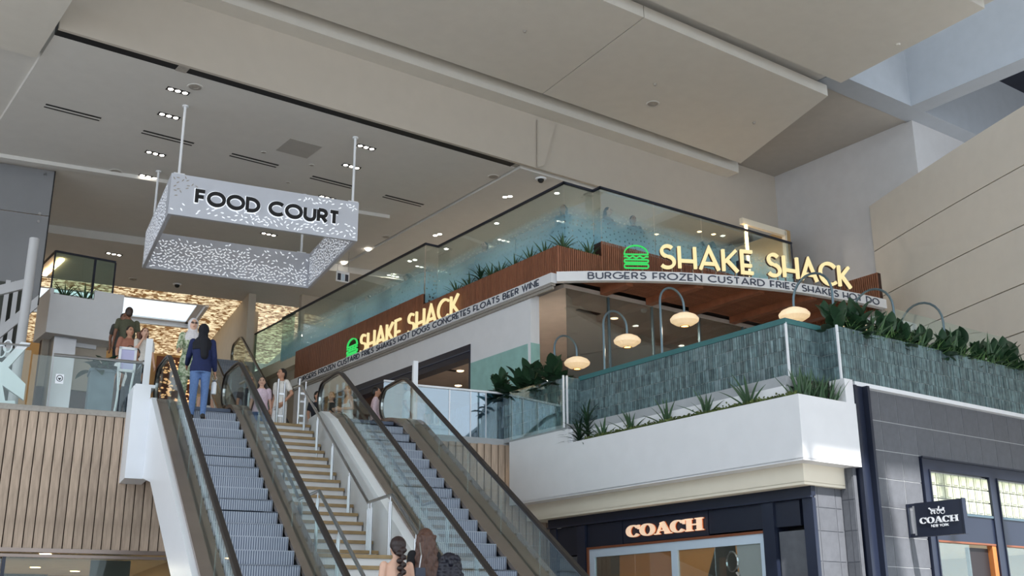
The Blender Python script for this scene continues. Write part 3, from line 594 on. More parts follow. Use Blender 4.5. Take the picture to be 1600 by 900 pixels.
# shop windows with glass blocks
def block_window(name, u0, u1, label):
    w = thing(name, label, 'window', AB, ((u0+u1)/2, VS, 0)); w['kind'] = 'structure'
    part('head', B(u0-.18, u1+.1, VS-.05, VS+.1, 4.22, 4.40), M['navy'], w)
    part('head_rail', B(u0-.2, u1+.1, VS-.08, VS+.02, 4.40, 4.43), M['navyflat'], w)
    part('jamb', B(u0-.18, u0-.03, VS-.05, VS+.1, 0, 4.22), M['navy'], w); part('jamb', B(u0-.03, u0, VS-.07, VS+.1, 0, 4.22), M['navyflat'], w)
    part('jamb', B(u1, u1+.1, VS-.05, VS+.1, 0, 4.22), M['navy'], w)
    part('transom_panel', B(u0, u1, VS-.02, VS+.1, 3.06, 3.52), M['navy'], w)
    part('transom_rail', B(u0, u1, VS-.04, VS, 3.50, 3.54), M['lampm'], w)
    nb = 8; bw = (u1-u0)/nb; bh = (4.20-3.54)/3
    bm_ = MB().box(-bw/2+.012, bw/2-.012, -.04, 0, -bh/2+.012, bh/2-.012).box(-bw/2+.05, bw/2-.05, -.05, -.04, -bh/2+.035, bh/2-.035).mesh('glass_block'); bm_.materials.append(M['block'])
    for i in range(nb):
        for j in range(3): link('glass_block', bm_, None, w, Vector((u0+(i+.5)*bw, VS+.03, 3.54+(j+.5)*bh))-ORG[w.name])
    part('block_joint', B(u0, u1, VS+.03, VS+.08, 3.54, 4.21), M['wallg'], w)
    part('copper_head', B(u0+.02, u1-.02, VS-.03, VS+.05, 3.03, 3.06), M['copper'], w)
    part('wood_frame', B(u1-.14, u1-.02, VS-.02, VS+.08, 0, 3.03), M['woodfr'], w)
    part('door_leaf', B(u1-.75, u1-.16, VS+.06, VS+.12, 0, 2.98), M['posterk'], w)
    part('pane', B(u0+.02, u1-.75, VS+.03, VS+.04, 0, 3.03), M['glass'], w)
block_window('window_3', 16.72, 18.50, 'glass block window with the projecting sign in front')
block_window('window_4', 18.74, 20.5, 'glass block window at the right edge')
struct('ceiling', B(15.2, 23, VS+.12, 16, 3.15, 3.25), M['cream'], label='ceiling inside the luxury shop')
struct('wall_luxury_side', MB().box(22.9, 23, VS+.12, 16, 0, 3.2).box(15.2, 15.3, VS+.12, 16, 0, 3.2), M['beige'], label='side walls inside the luxury shop')
struct('wall_luxury_back', B(15.2, 23, 15.8, 16, 0, 3.2), M['beige'], label='back wall inside the luxury shop')
solo('shop_shelf', MB().box(16.9, 17.7, 12.4, 13, 0, 2.5).box(16.85, 17.75, 12.35, 13.05, 2.5, 2.56), M['posterk'], 'black shelving unit inside the luxury shop', 'shelf', AB, (17.3, 12.7, 0))
solo('shop_column', MB().box(17.95, 18.2, 12.5, 12.8, 0, 3.15).box(17.9, 18.25, 12.45, 12.85, 3.0, 3.15), M['cream'], 'cream column inside the luxury shop', 'column', AB, (18.05, 12.6, 0))
lamp((17.5, 13.2, 3.1), 60); lamp((19.6, 13.2, 3.1), 50)
# projecting blade sign
ub = 15.98
a0, a1, a2, a3 = onu(1428, 787, ub), onu(1502, 778, ub), onu(1507, 835, ub), onu(1430, 838, ub)
print('BLADE', a0, a1, a2, a3)
zb0, zb1, vb0, vb1 = (a2.z+a3.z)/2, (a0.z+a1.z)/2, a0.y, (a1.y+a2.y)/2
bs = thing('blade_sign', 'navy projecting shop sign with horse carriage mark beside the glass blocks', 'sign', AB, (ub, vb0, zb0))
part('board', MB().box(ub, ub+.09, vb1, vb0, zb0, zb1), M['navyflat'], bs)
part('edge_frame', MB().box(ub-.006, ub+.096, vb1-.02, vb1, zb0-.01, zb1+.01), M['navy'], bs)
part('bracket', MB().box(ub+.03, ub+.06, vb0, VS, zb1-.06, zb1).box(ub+.03, ub+.06, vb0, VS, zb0, zb0+.06).box(ub+.02, ub+.07, VS-.05, VS-.02, zb0, zb1), M['navy'], bs)
part('bracket_plate', B(ub+.02, ub+.07, vb0+.01, vb0+.05, zb0+.03, zb1-.04), M['joint'], bs)
L_ = vb0-vb1; hB = .098; cwb = sum(COACHW[c] for c in 'COACH')*hB; x = 0; scb = L_*.82/cwb
for ch in 'COACH':
    fn = lambda a, b, d, x=x: (ub-.002-d, vb0-L_*.09-(x+a)*scb, zb0+(zb1-zb0)*.37+b); part('letter', coach_letter(ch, hB, fn, .006), M['white'], bs); x += COACHW[ch]*hB
x = 0; hn = .042
for ch in 'NEW YORK':
    fn = lambda a, b, d, x=x: (ub-.002-d, vb0-L_*.33-(x+a)*L_*.36/(text_width('NEW YORK', .2)*hn), zb0+(zb1-zb0)*.25+b)
    if ch != ' ': part('letter', letter(ch, hn, .008, fn, .005), M['white'], bs)
    x += (LT[ch][0]+.2)*hn
em = MB(); cy, cz = vb0-L_*.48, zb0+(zb1-zb0)*.64
fe = lambda a, b, d: (ub-.002-d, cy-a, cz+b)
for cx, r in ((.10, .034), (.02, .026)): em.ribbon(arc(cx, .02, r, r, 0, 360, 14)[:-1], .007, fe, .005, True)
em.ribbon([(.0, .06), (.05, .045), (.11, .05), (.12, .085)], .03, fe, .005); em.ribbon([(.03, .07), (.04, .11)], .02, fe, .005)
em.ribbon([(-.03, .045), (-.10, .05)], .028, fe, .005); em.ribbon([(-.10, .05), (-.13, .09), (-.15, .085)], .018, fe, .005)
for a in (-.10, -.085, -.045, -.03): em.ribbon([(a, .045), (a-.015, .02), (a-.005, -.005)], .008, fe, .005)
em.ribbon([(-.12, .075), (.0, .07)], .005, fe, .005)
part('carriage_emblem', em, M['white'], bs)

def proj(P):
    d = Vector(P)-EYE; z = d.dot(_f); return (800+FPX*d.dot(_R)/z, 450-FPX*d.dot(_U)/z)
def s_at(px, z, d=.08):
    lo, hi = 0.0, CL[-1]
    for _ in range(40):
        m = (lo+hi)/2; q = on_curve(m, d)
        if proj(AB.w((q.x, q.y, z)))[0] < px: lo = m
        else: hi = m
    return lo
# ---- big lit name on the long side
a0, a1, k0, k1 = onu(561, 553, US-.14), onu(567, 520, US-.14), onu(715, 491, US-.14), onu(716, 458, US-.14)
zb, hh = (a0.z+k0.z)/2, ((a1.z-a0.z)+(k1.z-k0.z))/2; print('SIGN A', a0, k0, zb, hh)
NAME = 'SHAKE SHACK'; GAP = .22
sg = thing('name_sign', 'glowing cream restaurant name with green burger on the long walnut side', 'sign', AB, (US-.05, 22.7, zb))
sx = (a0.y-k0.y)/(text_width(NAME, GAP)*hh); x = 0
for ch in NAME:
    fn = lambda a, b, d, x=x: (US-.08-d, a0.y-(x+a)*sx, zb+b)
    if ch != ' ': part('letter', letter(ch, hh, .058, fn, .06), M['glow'], sg)
    x += (LT[ch][0]+GAP)*hh
def burger(fn, w, h, st, root, depth=.05):
    def rr(x0, x1, y0, y1, r): return arc(x1-r, y1-r, r, r, 0, 90, 5)+arc(x0+r, y1-r, r, r, 90, 180, 5)+arc(x0+r, y0+r, r, r, 180, 270, 5)+arc(x1-r, y0+r, r, r, 270, 360, 5)
    part('bun_tube', MB().ribbon([(0.0, .62*h), (w, .62*h)]+arc(w/2, .64*h, w/2, .36*h, 0, 180, 16), st, fn, depth, True), M['green'], root)
    part('lettuce_tube', MB().ribbon([(w*(-.02+1.04*i/24), .50*h+.035*h*math.sin(i/24*2*math.pi*3.5)) for i in range(25)], st, fn, depth), M['green'], root)
    part('patty_tube', MB().ribbon(rr(-.01*w, 1.01*w, .27*h, .39*h, .06*h), st, fn, depth, True), M['green'], root)
    part('base_tube', MB().ribbon(rr(-.01*w, 1.01*w, .03*h, .19*h, .07*h), st, fn, depth, True), M['green'], root)
g0, g1, g2 = onu(541, 562, US-.12), onu(556, 556, US-.12), onu(548, 529, US-.12)
bw = abs(g0.y-g1.y); bz = onu(541, 562, US-.12).z; bh = onu(541, 533, US-.12).z-bz
burger(lambda a, b, d: (US-.07-d, g0.y-a, bz+b), bw, bh, .03, sg)
part('back_plate', B(US-.07, US-.035, g1.y, g0.y, bz, bz+bh*.9), M['slatback'], sg)
# ---- menu words on the strips
MENU = 'BURGERS FROZEN CUSTARD FRIES SHAKES HOT DOGS CONCRETES FLOATS BEER WINE'
lw = thing('menu_lettering', 'charcoal menu words along the long white strip', 'lettering', AB, (US-.16, 25, 9.27))
v0, v1 = onu(466, 600, US-.165).y, onu(842, 443, US-.165).y; hl = .165; GAPM = .26
sx = (v0-v1)/(text_width(MENU, GAPM)*hl); x = 0
for wd_ in MENU.split(' '):
    mb = MB()
    for ch in wd_:
        fn = lambda a, b, d, x=x: (US-.162-d, v0-(x+a)*sx, 9.272+b); t = letter(ch, hl, .028, fn, .012); mb.add(t.v, t.f); x += (LT[ch][0]+GAPM)*hl
    part('word_'+wd_.lower(), mb, M['letterd'], lw); x += (.25+GAPM)*hl
lw2 = thing('menu_lettering', 'charcoal menu words along the curved canopy strip', 'lettering', AB, (18, 17, 9.27))
s0, s1 = s_at(919, 9.35), s_at(1191, 9.35); MENU2 = 'BURGERS FROZEN CUSTARD'; hl = .17
sx = (s1-s0)/(text_width(MENU2, GAPM)*hl); x = 0
for wd_ in 'BURGERS FROZEN CUSTARD FRIES SHAKES HOT DOGS'.split(' '):
    mb = MB()
    for ch in wd_:
        if s0+(x+LT[ch][0]*hl)*sx > CL[-1]-.1: break
        def fn(a, b, d, x=x): q = on_curve(s0+(x+a)*sx, .163+d); return (q.x, q.y, 9.27+b)
        t = letter(ch, hl, .026, fn, .012); mb.add(t.v, t.f); x += (LT[ch][0]+GAPM)*hl
    if mb.v: part('word_'+wd_.lower(), mb, M['letterd'], lw2)
    x += (.25+GAPM)*hl
# ---- big lit name on the canopy
sg2 = thing('name_sign', 'glowing cream restaurant name with green burger standing on the curved canopy', 'sign', AB, (19, 16.6, 9.47))
s0, s1 = s_at(1032, 9.6), s_at(1329, 9.6); hh2 = .60; zb2 = 9.56
sx = (s1-s0)/(text_width(NAME, GAP)*hh2); x = 0
for ch in NAME:
    def fn(a, b, d, x=x): q = on_curve(s0+(x+a)*sx, .06+d); return (q.x, q.y, zb2+b)
    def fb(a, b, d, x=x): q = on_curve(s0+(x+a)*sx, .0+d); return (q.x, q.y, zb2+b)
    if ch != ' ':
        part('letter', letter(ch, hh2, .074, fn, .06), M['glow'], sg2); part('letter_can', letter(ch, hh2, .09, fb, .055), M['dark'], sg2)
        for e in (.12, .85) if LT[ch][0] > .3 else (.0,):
            q = on_curve(s0+(x+e*LT[ch][0]*hh2)*sx, .05); part('standoff', B(q.x-.012, q.x+.012, q.y-.012, q.y+.012, 9.46, zb2+.03), M['bronze'], sg2)
    x += (LT[ch][0]+GAP)*hh2
b0, b1 = s_at(976, 9.6), s_at(1013, 9.6)
def fn(a, b, d): q = on_curve(b0+a, .06+d); return (q.x, q.y, 9.55+b)
burger(fn, b1-b0, .56, .026, sg2)
for e in (.25, .75):
    q = on_curve(b0+(b1-b0)*e, .05); part('standoff', B(q.x-.012, q.x+.012, q.y-.012, q.y+.012, 9.46, 9.58), M['bronze'], sg2)

# ---- glass balustrade of the upper dining level
ZR = 11.87
def balustrade(root, pts, cuts, z0, z1, gm, rail, railm, axis):
    """panes between cut positions along one axis at a fixed other coordinate, plus a cap rail"""
    ax, c = axis
    for a, b in zip(cuts, cuts[1:]):
        lo, hi = min(a, b)+.012, max(a, b)-.012
        part('pane', B(c-.008, c+.008, lo, hi, z0, z1) if ax == 'A' else B(lo, hi, c-.008, c+.008, z0, z1), gm, root)
    lo, hi = min(cuts), max(cuts)
    part('cap_rail', B(c-rail, c+rail, lo-rail, hi+rail, z1, z1+.05) if ax == 'A' else B(lo-rail, hi+rail, c-rail, c+rail, z1, z1+.05), railm, root)
gb = thing('glass_balustrade', 'frosted glass balustrade with dark cap rail around the upper dining level', 'balustrade', AB, (15, 18.8, 10.45))
# film material works in the object space of each pane: z there is world z minus 10.45
c1 = [onu(x, y, US+.02).y for x, y in ((442, 500), (474, 480), (557, 440), (613, 410), (664, 385))]
balustrade(gb, 0, c1, 10.35, ZR, M['film'], .03, M['navyflat'], ('A', US+.02))
balustrade(gb, 0, [US+.02, US+.42], 10.2, ZR, M['film'], .03, M['navyflat'], ('B', 24.72))
c2 = [24.72] + [onu(x, y, US+.42).y for x, y in ((742, 360), (806, 330))] + [19.1]
balustrade(gb, 0, c2, 10.1, ZR, M['film'], .03, M['navyflat'], ('A', US+.42))
balustrade(gb, 0, [US+.42, 16.32], 10.1, ZR, M['film'], .03, M['navyflat'], ('B', 19.1))
balustrade(gb, 0, [18.82, 19.1], 10.1, ZR, M['film'], .03, M['navyflat'], ('A', 16.32))
c3 = [16.32] + [onv(x, y, 18.82).x for x, y in ((1023, 370), (1098, 390), (1168, 395), (1237, 400))]
balustrade(gb, 0, c3, 10.45, ZR, M['film'], .03, M['navyflat'], ('B', 18.82))
part('end_post', B(c3[-1]-.02, c3[-1]+.02, 18.8, 18.84, 10.45, ZR), M['navyflat'], gb)
fg = thing('glass_balustrade', 'clear glass balustrade of the far walkway beyond the walnut band', 'balustrade', AB, (15, 35, 10.45))
balustrade(fg, 0, [33.2, 34.6, 36.2, 38], 10.42, ZR, M['glassg'], .02, M['navyflat'], ('A', US+.1))
struct('trim_22', B(US+.02, US+.3, vL, 44, 10.05, 10.42), M['cream'], label='cream slab edge of the far walkway')
struct('wall_under_walkway', B(US+.3, US+.5, vL, 44, ZF, 10.1), M['beige'], label='beige wall below the far walkway')
# lit room on the upper level
struct('wall_upper_back', B(15.5, 25.1, 33.6, 33.8, 10.45, 13), M['beige'], label='back wall of the upper dining level')
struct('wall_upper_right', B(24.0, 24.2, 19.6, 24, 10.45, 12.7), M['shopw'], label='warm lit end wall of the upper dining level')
struct('trim_23', MB().box(22.1, 23.9, 19.5, 19.62, 12.45, 12.62).box(23.85, 23.93, 19.5, 19.62, 10.45, 12.6), M['cream'], label='cream portal frame at the end of the upper level')
pw = onv(1166, 380, 19.5)
solo('light_strip', B(pw.x-.03, pw.x+.03, 19.44, 19.5, 10.9, 12.4), M['warmspot'], 'vertical warm light strip at the end of the upper level', 'light', AB, (pw.x, 19.47, 10.9))
lamp((20, 22.5, 12.8), 75, size=2); lamp((18, 26, 12.8), 60, size=2); lamp((22.5, 20.6, 12.5), 40, size=1)
lamp((17, 30, 12.8), 50, size=2)
# restaurant interior light
lamp((16.8, 21, 9.1), 110); lamp((17.5, 26, 9.1), 130); lamp((21, 21, 9.1), 110); lamp((18.6, 20.2, 9.1), 80)

# ---- arched terrace lamps
def arch_lamp(px, py, axis, rad, top, label, drop):
    if axis == 'A': b = onu(px, py, UT2+.1); base = Vector((UT2+.08, b.y, 6.49)); d = Vector((1, 0, 0))
    else: b = onv(px, py, VB2+.3); base = Vector((b.x, VB2+.3, 6.25)); d = Vector((0, 1, 0))
    t = thing('arch_lamp', label, 'lamp', AB, base, 'arched lamps around the terrace')
    path = [base, base+Vector((0, 0, top-rad))] + [base+Vector((0, 0, top-rad))+d*(rad-rad*math.cos(R(a)))+Vector((0, 0, rad*math.sin(R(a)))) for a in range(15, 181, 15)]
    path.append(path[-1]-Vector((0, 0, drop))); e = path[-1]
    part('pole', MB().tube(path, .022, 8), M['lampm'], t, True); part('foot', MB().lathe(base, [(.0, .02), (.05, .02), (.05, 0)], 10), M['lampm'], t)
    prof = [(.05, .0), (.12, -.008), (.22, -.055), (.27, -.115), (.26, -.165), (.17, -.225), (.085, -.25)]
    part('lamp_shade', MB().lathe(e, prof, 48, .018), M['shade'], t, False, 'ribbed cream oval shade')
    part('shade_ring', MB().lathe(e, [(.085, -.25), (.095, -.265), (.075, -.265)], 20), M['bronze'], t); part('bulb', MB().lathe(e, [(0, -.22), (.06, -.225), (.07, -.25)], 14), M['bulb'], t)
    l = lamp(e-Vector((0, 0, .28)), 9, (1, .8, .55), .15)
    return t
arch_lamp(868, 575, 'A', .30, 1.10, 'arched terrace lamp behind the plants, leftmost', .12)
arch_lamp(946, 577, 'A', .31, 1.27, 'arched terrace lamp between the leftmost one and the one under the menu strip', .13)
arch_lamp(1036, 552, 'A', .31, 1.34, 'arched terrace lamp whose bow touches the curved menu strip', .13)
arch_lamp(1306, 520, 'B', .42, 1.33, 'arched terrace lamp in front of the glowing canopy letters', .10)
arch_lamp(1400, 520, 'B', .44, 1.35, 'arched terrace lamp in front of the walnut end wall', .10)
arch_lamp(1477, 530, 'B', .46, 1.35, 'arched terrace lamp in front of the curved drum wall', .10)
# clear windscreen on the right terrace
ws = thing('glass_windscreen', 'clear glass windscreen behind the planting on the right terrace', 'windscreen', AB, (19, VB2+.62, 6.4))
for a, b in ((17.2, 18.4), (18.4, 19.6), (19.6, 20.9)): part('pane', B(a+.01, b-.01, VB2+.6, VB2+.615, 5.5, 7.28), M['glass'], ws)
# clear edge post / sconce inside
for i, (px, py) in enumerate(((960, 498), (946, 533), (948, 565), (832, 543), (888, 482), (905, 523), (1062, 483))):
    pass
dn = ['downlight in the restaurant soffit above the second arched lamp', 'small downlight beside the end of the white wall', 'unlit round downlight near the corner of the restaurant soffit', 'unlit round downlight over the leftmost arched lamp']
for i, (px, py) in enumerate(((960, 498), (833, 543), (888, 482), (896, 522))):
    q = abz(px, py, 9.19); solo('soffit_downlight', MB().lathe(q, [(0, 0), (.085, 0), (.10, .012)], 14), M['warmspot'] if i < 2 else M['grille'], dn[i], 'ceiling light', AB, q, 'downlights in the restaurant soffit')
for i, (px, py) in enumerate(((719, 580), (716, 603))):
    q = abz(px, py, 9.19); solo('entrance_downlight', MB().lathe(q, [(0, 0), (.10, 0), (.115, .012)], 14), M['warmspot'], ['nearer oval downlight inside the entrance', 'farther oval downlight inside the entrance just above the glass rail'][i], 'ceiling light', AB, q, 'downlights inside the entrance')
for i, (p, q_) in enumerate((((902, 484), (933, 492)), ((668, 573), (712, 580)))):
    a, b = abz(*p, 9.19), abz(*q_, 9.19)
    solo('slot_diffuser', B(min(a.x, b.x), max(a.x, b.x), a.y-.06, a.y+.06, 9.175, 9.2), M['black'], ['dark air slot in the restaurant soffit near the corner', 'dark air slot in the ceiling inside the entrance'][i], 'air vent', AB, (a.x, a.y, 9.18))
q = abz(1006, 484, 9.19); solo('smoke_detector', MB().lathe(q, [(0, -.07), (.06, -.06), (.08, -.02), (.08, .01)], 14), M['white'], 'white smoke detector on the restaurant soffit', 'detector', AB, q)

# ================================================================ ESCALATORS
TAN = math.tan(R(30))
def profile(mb_, zb_, rise, h, m0, m1, step=.12):
    """centre line (m, z) of an escalator element h above the nosing line, flat at both landings"""
    out = []; m = m0
    while m <= m1+1e-6:
        d = (m-mb_)*TAN; k = .16
        lo = .5*(d + math.sqrt(d*d+k*k*.5)); z = lo - .5*((lo-rise) + math.sqrt((lo-rise)**2+k*k*.5))
        out.append((m, zb_+max(0, min(rise, z))+h)); m += step
    return out
def escalator(name, label, rl, rr, sl_, sr_, dl, dr, mbase, zbase, rise, group, truss=True, mstart=None, nsteps=None, clad=None):
    mtop = mbase+rise/TAN; m0 = mstart if mstart is not None else mbase-1.6
    e = thing(name, label, 'escalator', MN, ((rl+rr)/2, mbase, zbase), group)
    # steps
    k = 0; run = .2/TAN; st = MB().box(sl_, sr_, 0, run+.06, -.02, 0).box(sl_, sr_, 0, .03, -.22, 0); gm = MB(); w = sr_-sl_; ng = 30
    for i in range(ng):
        x = sl_ + w*(i+.5)/ng; gm.box(x-.006, x+.006, -.004, .0, -.215, -.012)
    sm = st.mesh('step', ((sl_+sr_)/2, 0, 0)); sm.materials.append(M['step']); gm_ = gm.mesh('groove', ((sl_+sr_)/2, 0, 0)); gm_.materials.append(M['stepdk'])
    zz = .2; o0 = ORG[e.name]
    while zz <= rise+.01:
        o = link('step', sm, None, e, Vector(((sl_+sr_)/2, mbase+zz/TAN-.35, zbase+zz))-o0)
        g = link('grooves', gm_, None, o); g['kind'] = 'stuff'; zz += .205
    part('landing_plate', B(sl_, sr_, mtop-.1, mtop+2.0, zbase+rise-.06, zbase+rise), M['stepdk'], e)
    for rn, (a, b), nm in ((rl, dl, 'left'), (rr, dr, 'right')):
        dk = [(0, m, z) for m, z in profile(mbase, zbase, rise, .16, m0, mtop+1.7)]
        cx = (a+b)/2; hw = (b-a)/2
        part('deck', MB().sweep([(cx, m, z) for _, m, z in dk], [(-hw, -.06), (hw, -.06), (hw, 0), (-hw, 0)], (1, 0, 0)), M['bronze'], e, True)
        part('deck_groove', MB().sweep([(rn+.03, m, z+.004) for _, m, z in dk], [(-.02, -.02), (.02, -.02), (.02, 0), (-.02, 0)], (1, 0, 0)), M['rubber'], e)
        sk = b-.02 if nm == 'left' else a+.02
        part('skirt', MB().sweep([(sk, m, z-.2) for _, m, z in dk], [(-.015, -.16), (.015, -.16), (.015, .16), (-.015, .16)], (1, 0, 0)), M['skirt'], e)
        hr = profile(mbase, zbase, rise, .95, m0, mtop+1.2)
        mm, zz_ = hr[-1]; zl = zz_-.34
        loop = [(mm+.34*math.sin(R(t)), zl+.34*math.cos(R(t))) for t in range(15, 181, 15)] + [(mm-.25, zl-.36)]
        pts = [(rn, m, z) for m, z in hr+loop]
        part('handrail', MB().sweep(pts, [(-.042, -.025), (.042, -.025), (.045, .0), (.03, .022), (-.03, .022), (-.045, .0)], (1, 0, 0)), M['rubber'], e, True)
        part('handrail_track', MB().sweep(pts[:-2], [(-.02, -.05), (.02, -.05), (.02, -.026), (-.02, -.026)], (1, 0, 0)), M['steel'], e)
        lo = profile(mbase, zbase, rise, .15, m0, mtop+1.2); gl = MB(); n = len(hr)
        cut = list(range(0, n-1, 11))+[n-1]
        for i0, i1 in zip(cut, cut[1:]):
            P = [(rn, lo[i][0], lo[i][1]) for i in range(i0, i1+1)] + [(rn, hr[i][0], hr[i][1]-.03) for i in range(i1, i0-1, -1)]
            if i1 == n-1: P = [(rn, lo[i][0], lo[i][1]) for i in range(i0, i1+1)] + [(rn, m, z) for m, z in [(mm+.31*math.sin(R(t)), zl+.31*math.cos(R(t))) for t in range(150, -1, -30)]] + [(rn, hr[i][0], hr[i][1]-.03) for i in range(i1-1, i0-1, -1)]
            part('glass_panel', MB().prism([(p[0]-.005, p[1]+(.006 if j == 0 else 0), p[2]) for j, p in enumerate(P)], (.01, 0, 0)), M['glass'], e)
    if truss:
        a, b = dl[0]+.04, dr[1]-.04
        part('truss', MB().prism([(a, mbase+.6, zbase), (a, mtop-.6, zbase+rise-1.0), (a, mtop+.9, zbase+rise-1.0), (a, mtop+.9, zbase+rise-.1), (a, mtop-.0, zbase+rise-.1), (a, mbase, zbase-.0)], (b-a, 0, 0)), M['wallw'], e)
    return e
MB0 = 6.16/TAN
eL = escalator('escalator', 'left escalator rising beside the oak wall with two women at its top', 2.66, 3.93, 2.82, 3.80, (2.5, 2.80), (3.82, 4.13), MB0, 0, 5.5, 'escalators to the upper floor')
eR = escalator('escalator', 'right escalator rising between the stairs and the dark shop', 5.85, 7.17, 5.99, 6.92, (5.72, 5.97), (6.94, 7.52), MB0, 0, 5.5, 'escalators to the upper floor')
# white cladding
part('cladding', MB().prism([(2.42, MB0+1.1, -.0), (2.42, 19.3, 4.02), (2.42, 20.3, 4.2), (2.42, 21.2, 4.2), (2.42, 21.2, 5.62), (2.42, 20.2, 5.62), (2.42, MB0, .06)], (.09, 0, 0)), M['white'], eL, False, 'white side cladding of the escalator')
part('cladding_box', MB().box(2.12, 2.42, 20.35, 21.18, 4.2, 5.84).box(2.16, 2.5, 20.45, 21.18, 5.84, 5.90), M['white'], eL)
part('cladding', MB().prism([(5.56, 11.0, 0), (5.56, 21.3, 0), (5.56, 21.3, 5.66), (5.56, 20.4, 5.66), (5.56, 19.8, 5.42), (5.56, MB0, .08)], (.17, 0, 0)), M['wallw'], eR, False, 'white side wall along the stairs')
part('cladding', MB().prism([(7.5, MB0+1, 0), (7.5, 21, 3.8), (7.5, 21, 5.62), (7.5, 20.3, 5.6), (7.5, MB0, .06)], (.06, 0, 0)), M['grille'], eR)

# ---- staircase between
st = thing('staircase', 'oak and white staircase between the two escalators', 'stairs', MN, (4.85, 11, 0))
N0, N1 = 4.16, 5.54
def flight(m0, z0, m1, z1, n):
    go, ri = (m1-m0)/n, (z1-z0)/n
    tm = MB().box(N0, N1, -.03, go, -.05, 0).mesh('tread', ((N0+N1)/2, 0, 0)); tm.materials.append(M['tread']); rm_ = MB().box(N0+.01, N1-.01, 0, .02, -ri, -.05).mesh('riser', ((N0+N1)/2, 0, 0)); rm_.materials.append(M['wallw'])
    for i in range(n):
        p = Vector(((N0+N1)/2, m0+i*go, z0+(i+1)*ri)) - ORG[st.name]; link('tread', tm, None, st, p); link('riser', rm_, None, st, p)
flight(16.65, 2.65, 21.35, 5.5, 17); flight(11.0, 0, 15.4, 2.65, 16)
part('landing', MB().box(N0, N1, 15.35, 16.65, 2.6, 2.65), M['tread'], st)
part('stringer', MB().prism([(N0+.1, 11.2, 0), (N0+.1, 15.4, 2.4), (N0+.1, 16.7, 2.4), (N0+.1, 21.35, 5.2), (N0+.1, 21.35, 4.6), (N0+.1, 16.8, 1.9), (N0+.1, 15.2, 1.9), (N0+.1, 11.8, 0)], (N1-N0-.2, 0, 0)), M['wallw'], st)
for nn_, lab in ((5.40, 'right'), (4.30, 'left')):
    hp = [(nn_, 21.9, 6.38), (nn_, 21.35, 6.33), (nn_, 16.78, 3.56), (nn_, 15.66, 3.56), (nn_, 11.0, .86)]
    part('handrail', MB().tube(hp, .026, 8), M['steel'], st, True)
    for m, z in [(21.0, 5.29)] + [(20.0-1.08*k, 5.5-(21.35-(20.0-1.08*k))*.606) for k in range(4)] + [(16.62, 2.65), (15.72, 2.65), (14.6, 2.16), (13.5, 1.5), (12.3, .8)]:
        hz = 3.56 if 15.66 <= m <= 16.78 else (3.56+(m-16.78)*.606 if m > 16.78 else 3.56-(15.66-m)*.58)
        part('post', MB().tube([(nn_, m-.035, z), (nn_, m-.035, hz-.1)], .016, 6).tube([(nn_, m+.035, z), (nn_, m+.035, hz-.1)], .016, 6).tube([(nn_, m, hz-.14), (nn_, m, hz)], .01, 6), M['steel'], st)
# stair head newel posts
sn = thing('stair_gate_post', 'tall steel newel posts with glass clamps at the head of the stairs', 'post', MN, (5.3, 21.4, 5.5))
for i, (nn_, m) in enumerate(((5.02, 21.7), (5.40, 21.5), (5.60, 22.3))):
    part('post', MB().tube([(nn_, m, 5.5), (nn_, m, 6.5)], .028, 8).tube([(nn_+.13, m, 5.5), (nn_+.13, m, 6.45)], .02, 8), M['steel'], sn)
    for z in (5.75, 6.2): part('clamp', B(nn_, nn_+.13, m-.015, m+.015, z-.02, z+.02), M['steel'], sn)

# ================================================================ BALUSTRADES OF THE UPPER FLOOR
bl = thing('glass_balustrade', 'clear glass balustrade with steel rail above the left oak wall', 'balustrade', MN, (1.5, 21.3, 5.49))
cuts = [.42, .78, 1.98, 2.34]
for a, b in zip(cuts, cuts[1:]): part('pane', B(a+.01, b-.01, 21.29, 21.305, 5.46, 6.45), M['glass'], bl)
part('handrail', MB().tube([(.78, 21.29, 6.48), (2.34, 21.29, 6.48)], .03, 8), M['steel'], bl, True)
part('edge_channel', B(-3, 2.34, 21.26, 21.34, 5.42, 5.52), M['grille'], bl)
part('pane', B(-3, .40, 21.29, 21.305, 5.46, 6.52), M['glass'], bl)
part('handrail', MB().tube([(-3, 21.29, 6.54), (.36, 21.29, 6.60)], .02, 8), M['steel'], bl)
part('pane', B(2.33, 2.342, 21.3, 22.9, 5.5, 6.45), M['glass'], bl); part('handrail', MB().tube([(2.34, 21.3, 6.48), (2.34, 23.0, 6.48)], .03, 8), M['steel'], bl)
solo('white_post', MB().box(2.36, 2.48, 21.25, 21.28, 5.5, 6.95), M['white'], 'slim white post left of the left escalator', 'post', MN, (2.42, 21.26, 5.5))
solo('white_post', MB().box(7.58, 7.68, 20.86, 20.94, 5.36, 6.95), M['white'], 'slim white post right of the right escalator', 'post', MN, (7.63, 20.9, 5.36))
M['skyglass'] = glass('sky_reflecting_glass', (170, 195, 215), .9, .03)
br = thing('glass_balustrade', 'sky reflecting glass balustrade with pale rail above the right oak wall', 'balustrade', MN, (8.4, 21.0, 5.49))
cuts = [onm(x, 640, 21).x for x in (646, 702, 735, 759, 797)]
for a, b in zip(cuts, cuts[1:]): part('pane', B(a+.008, b-.008, 20.995, 21.01, 5.46, 6.45), M['skyglass'], br); part('clip_post', B(b-.012, b+.012, 20.985, 21.02, 5.46, 6.45), M['steel'], br)
part('handrail', B(cuts[0], cuts[-1], 20.97, 21.04, 6.45, 6.49), M['white'], br)
q0_, q1_ = onm(599, 620, 23.6), onm(641, 620, 23.6)
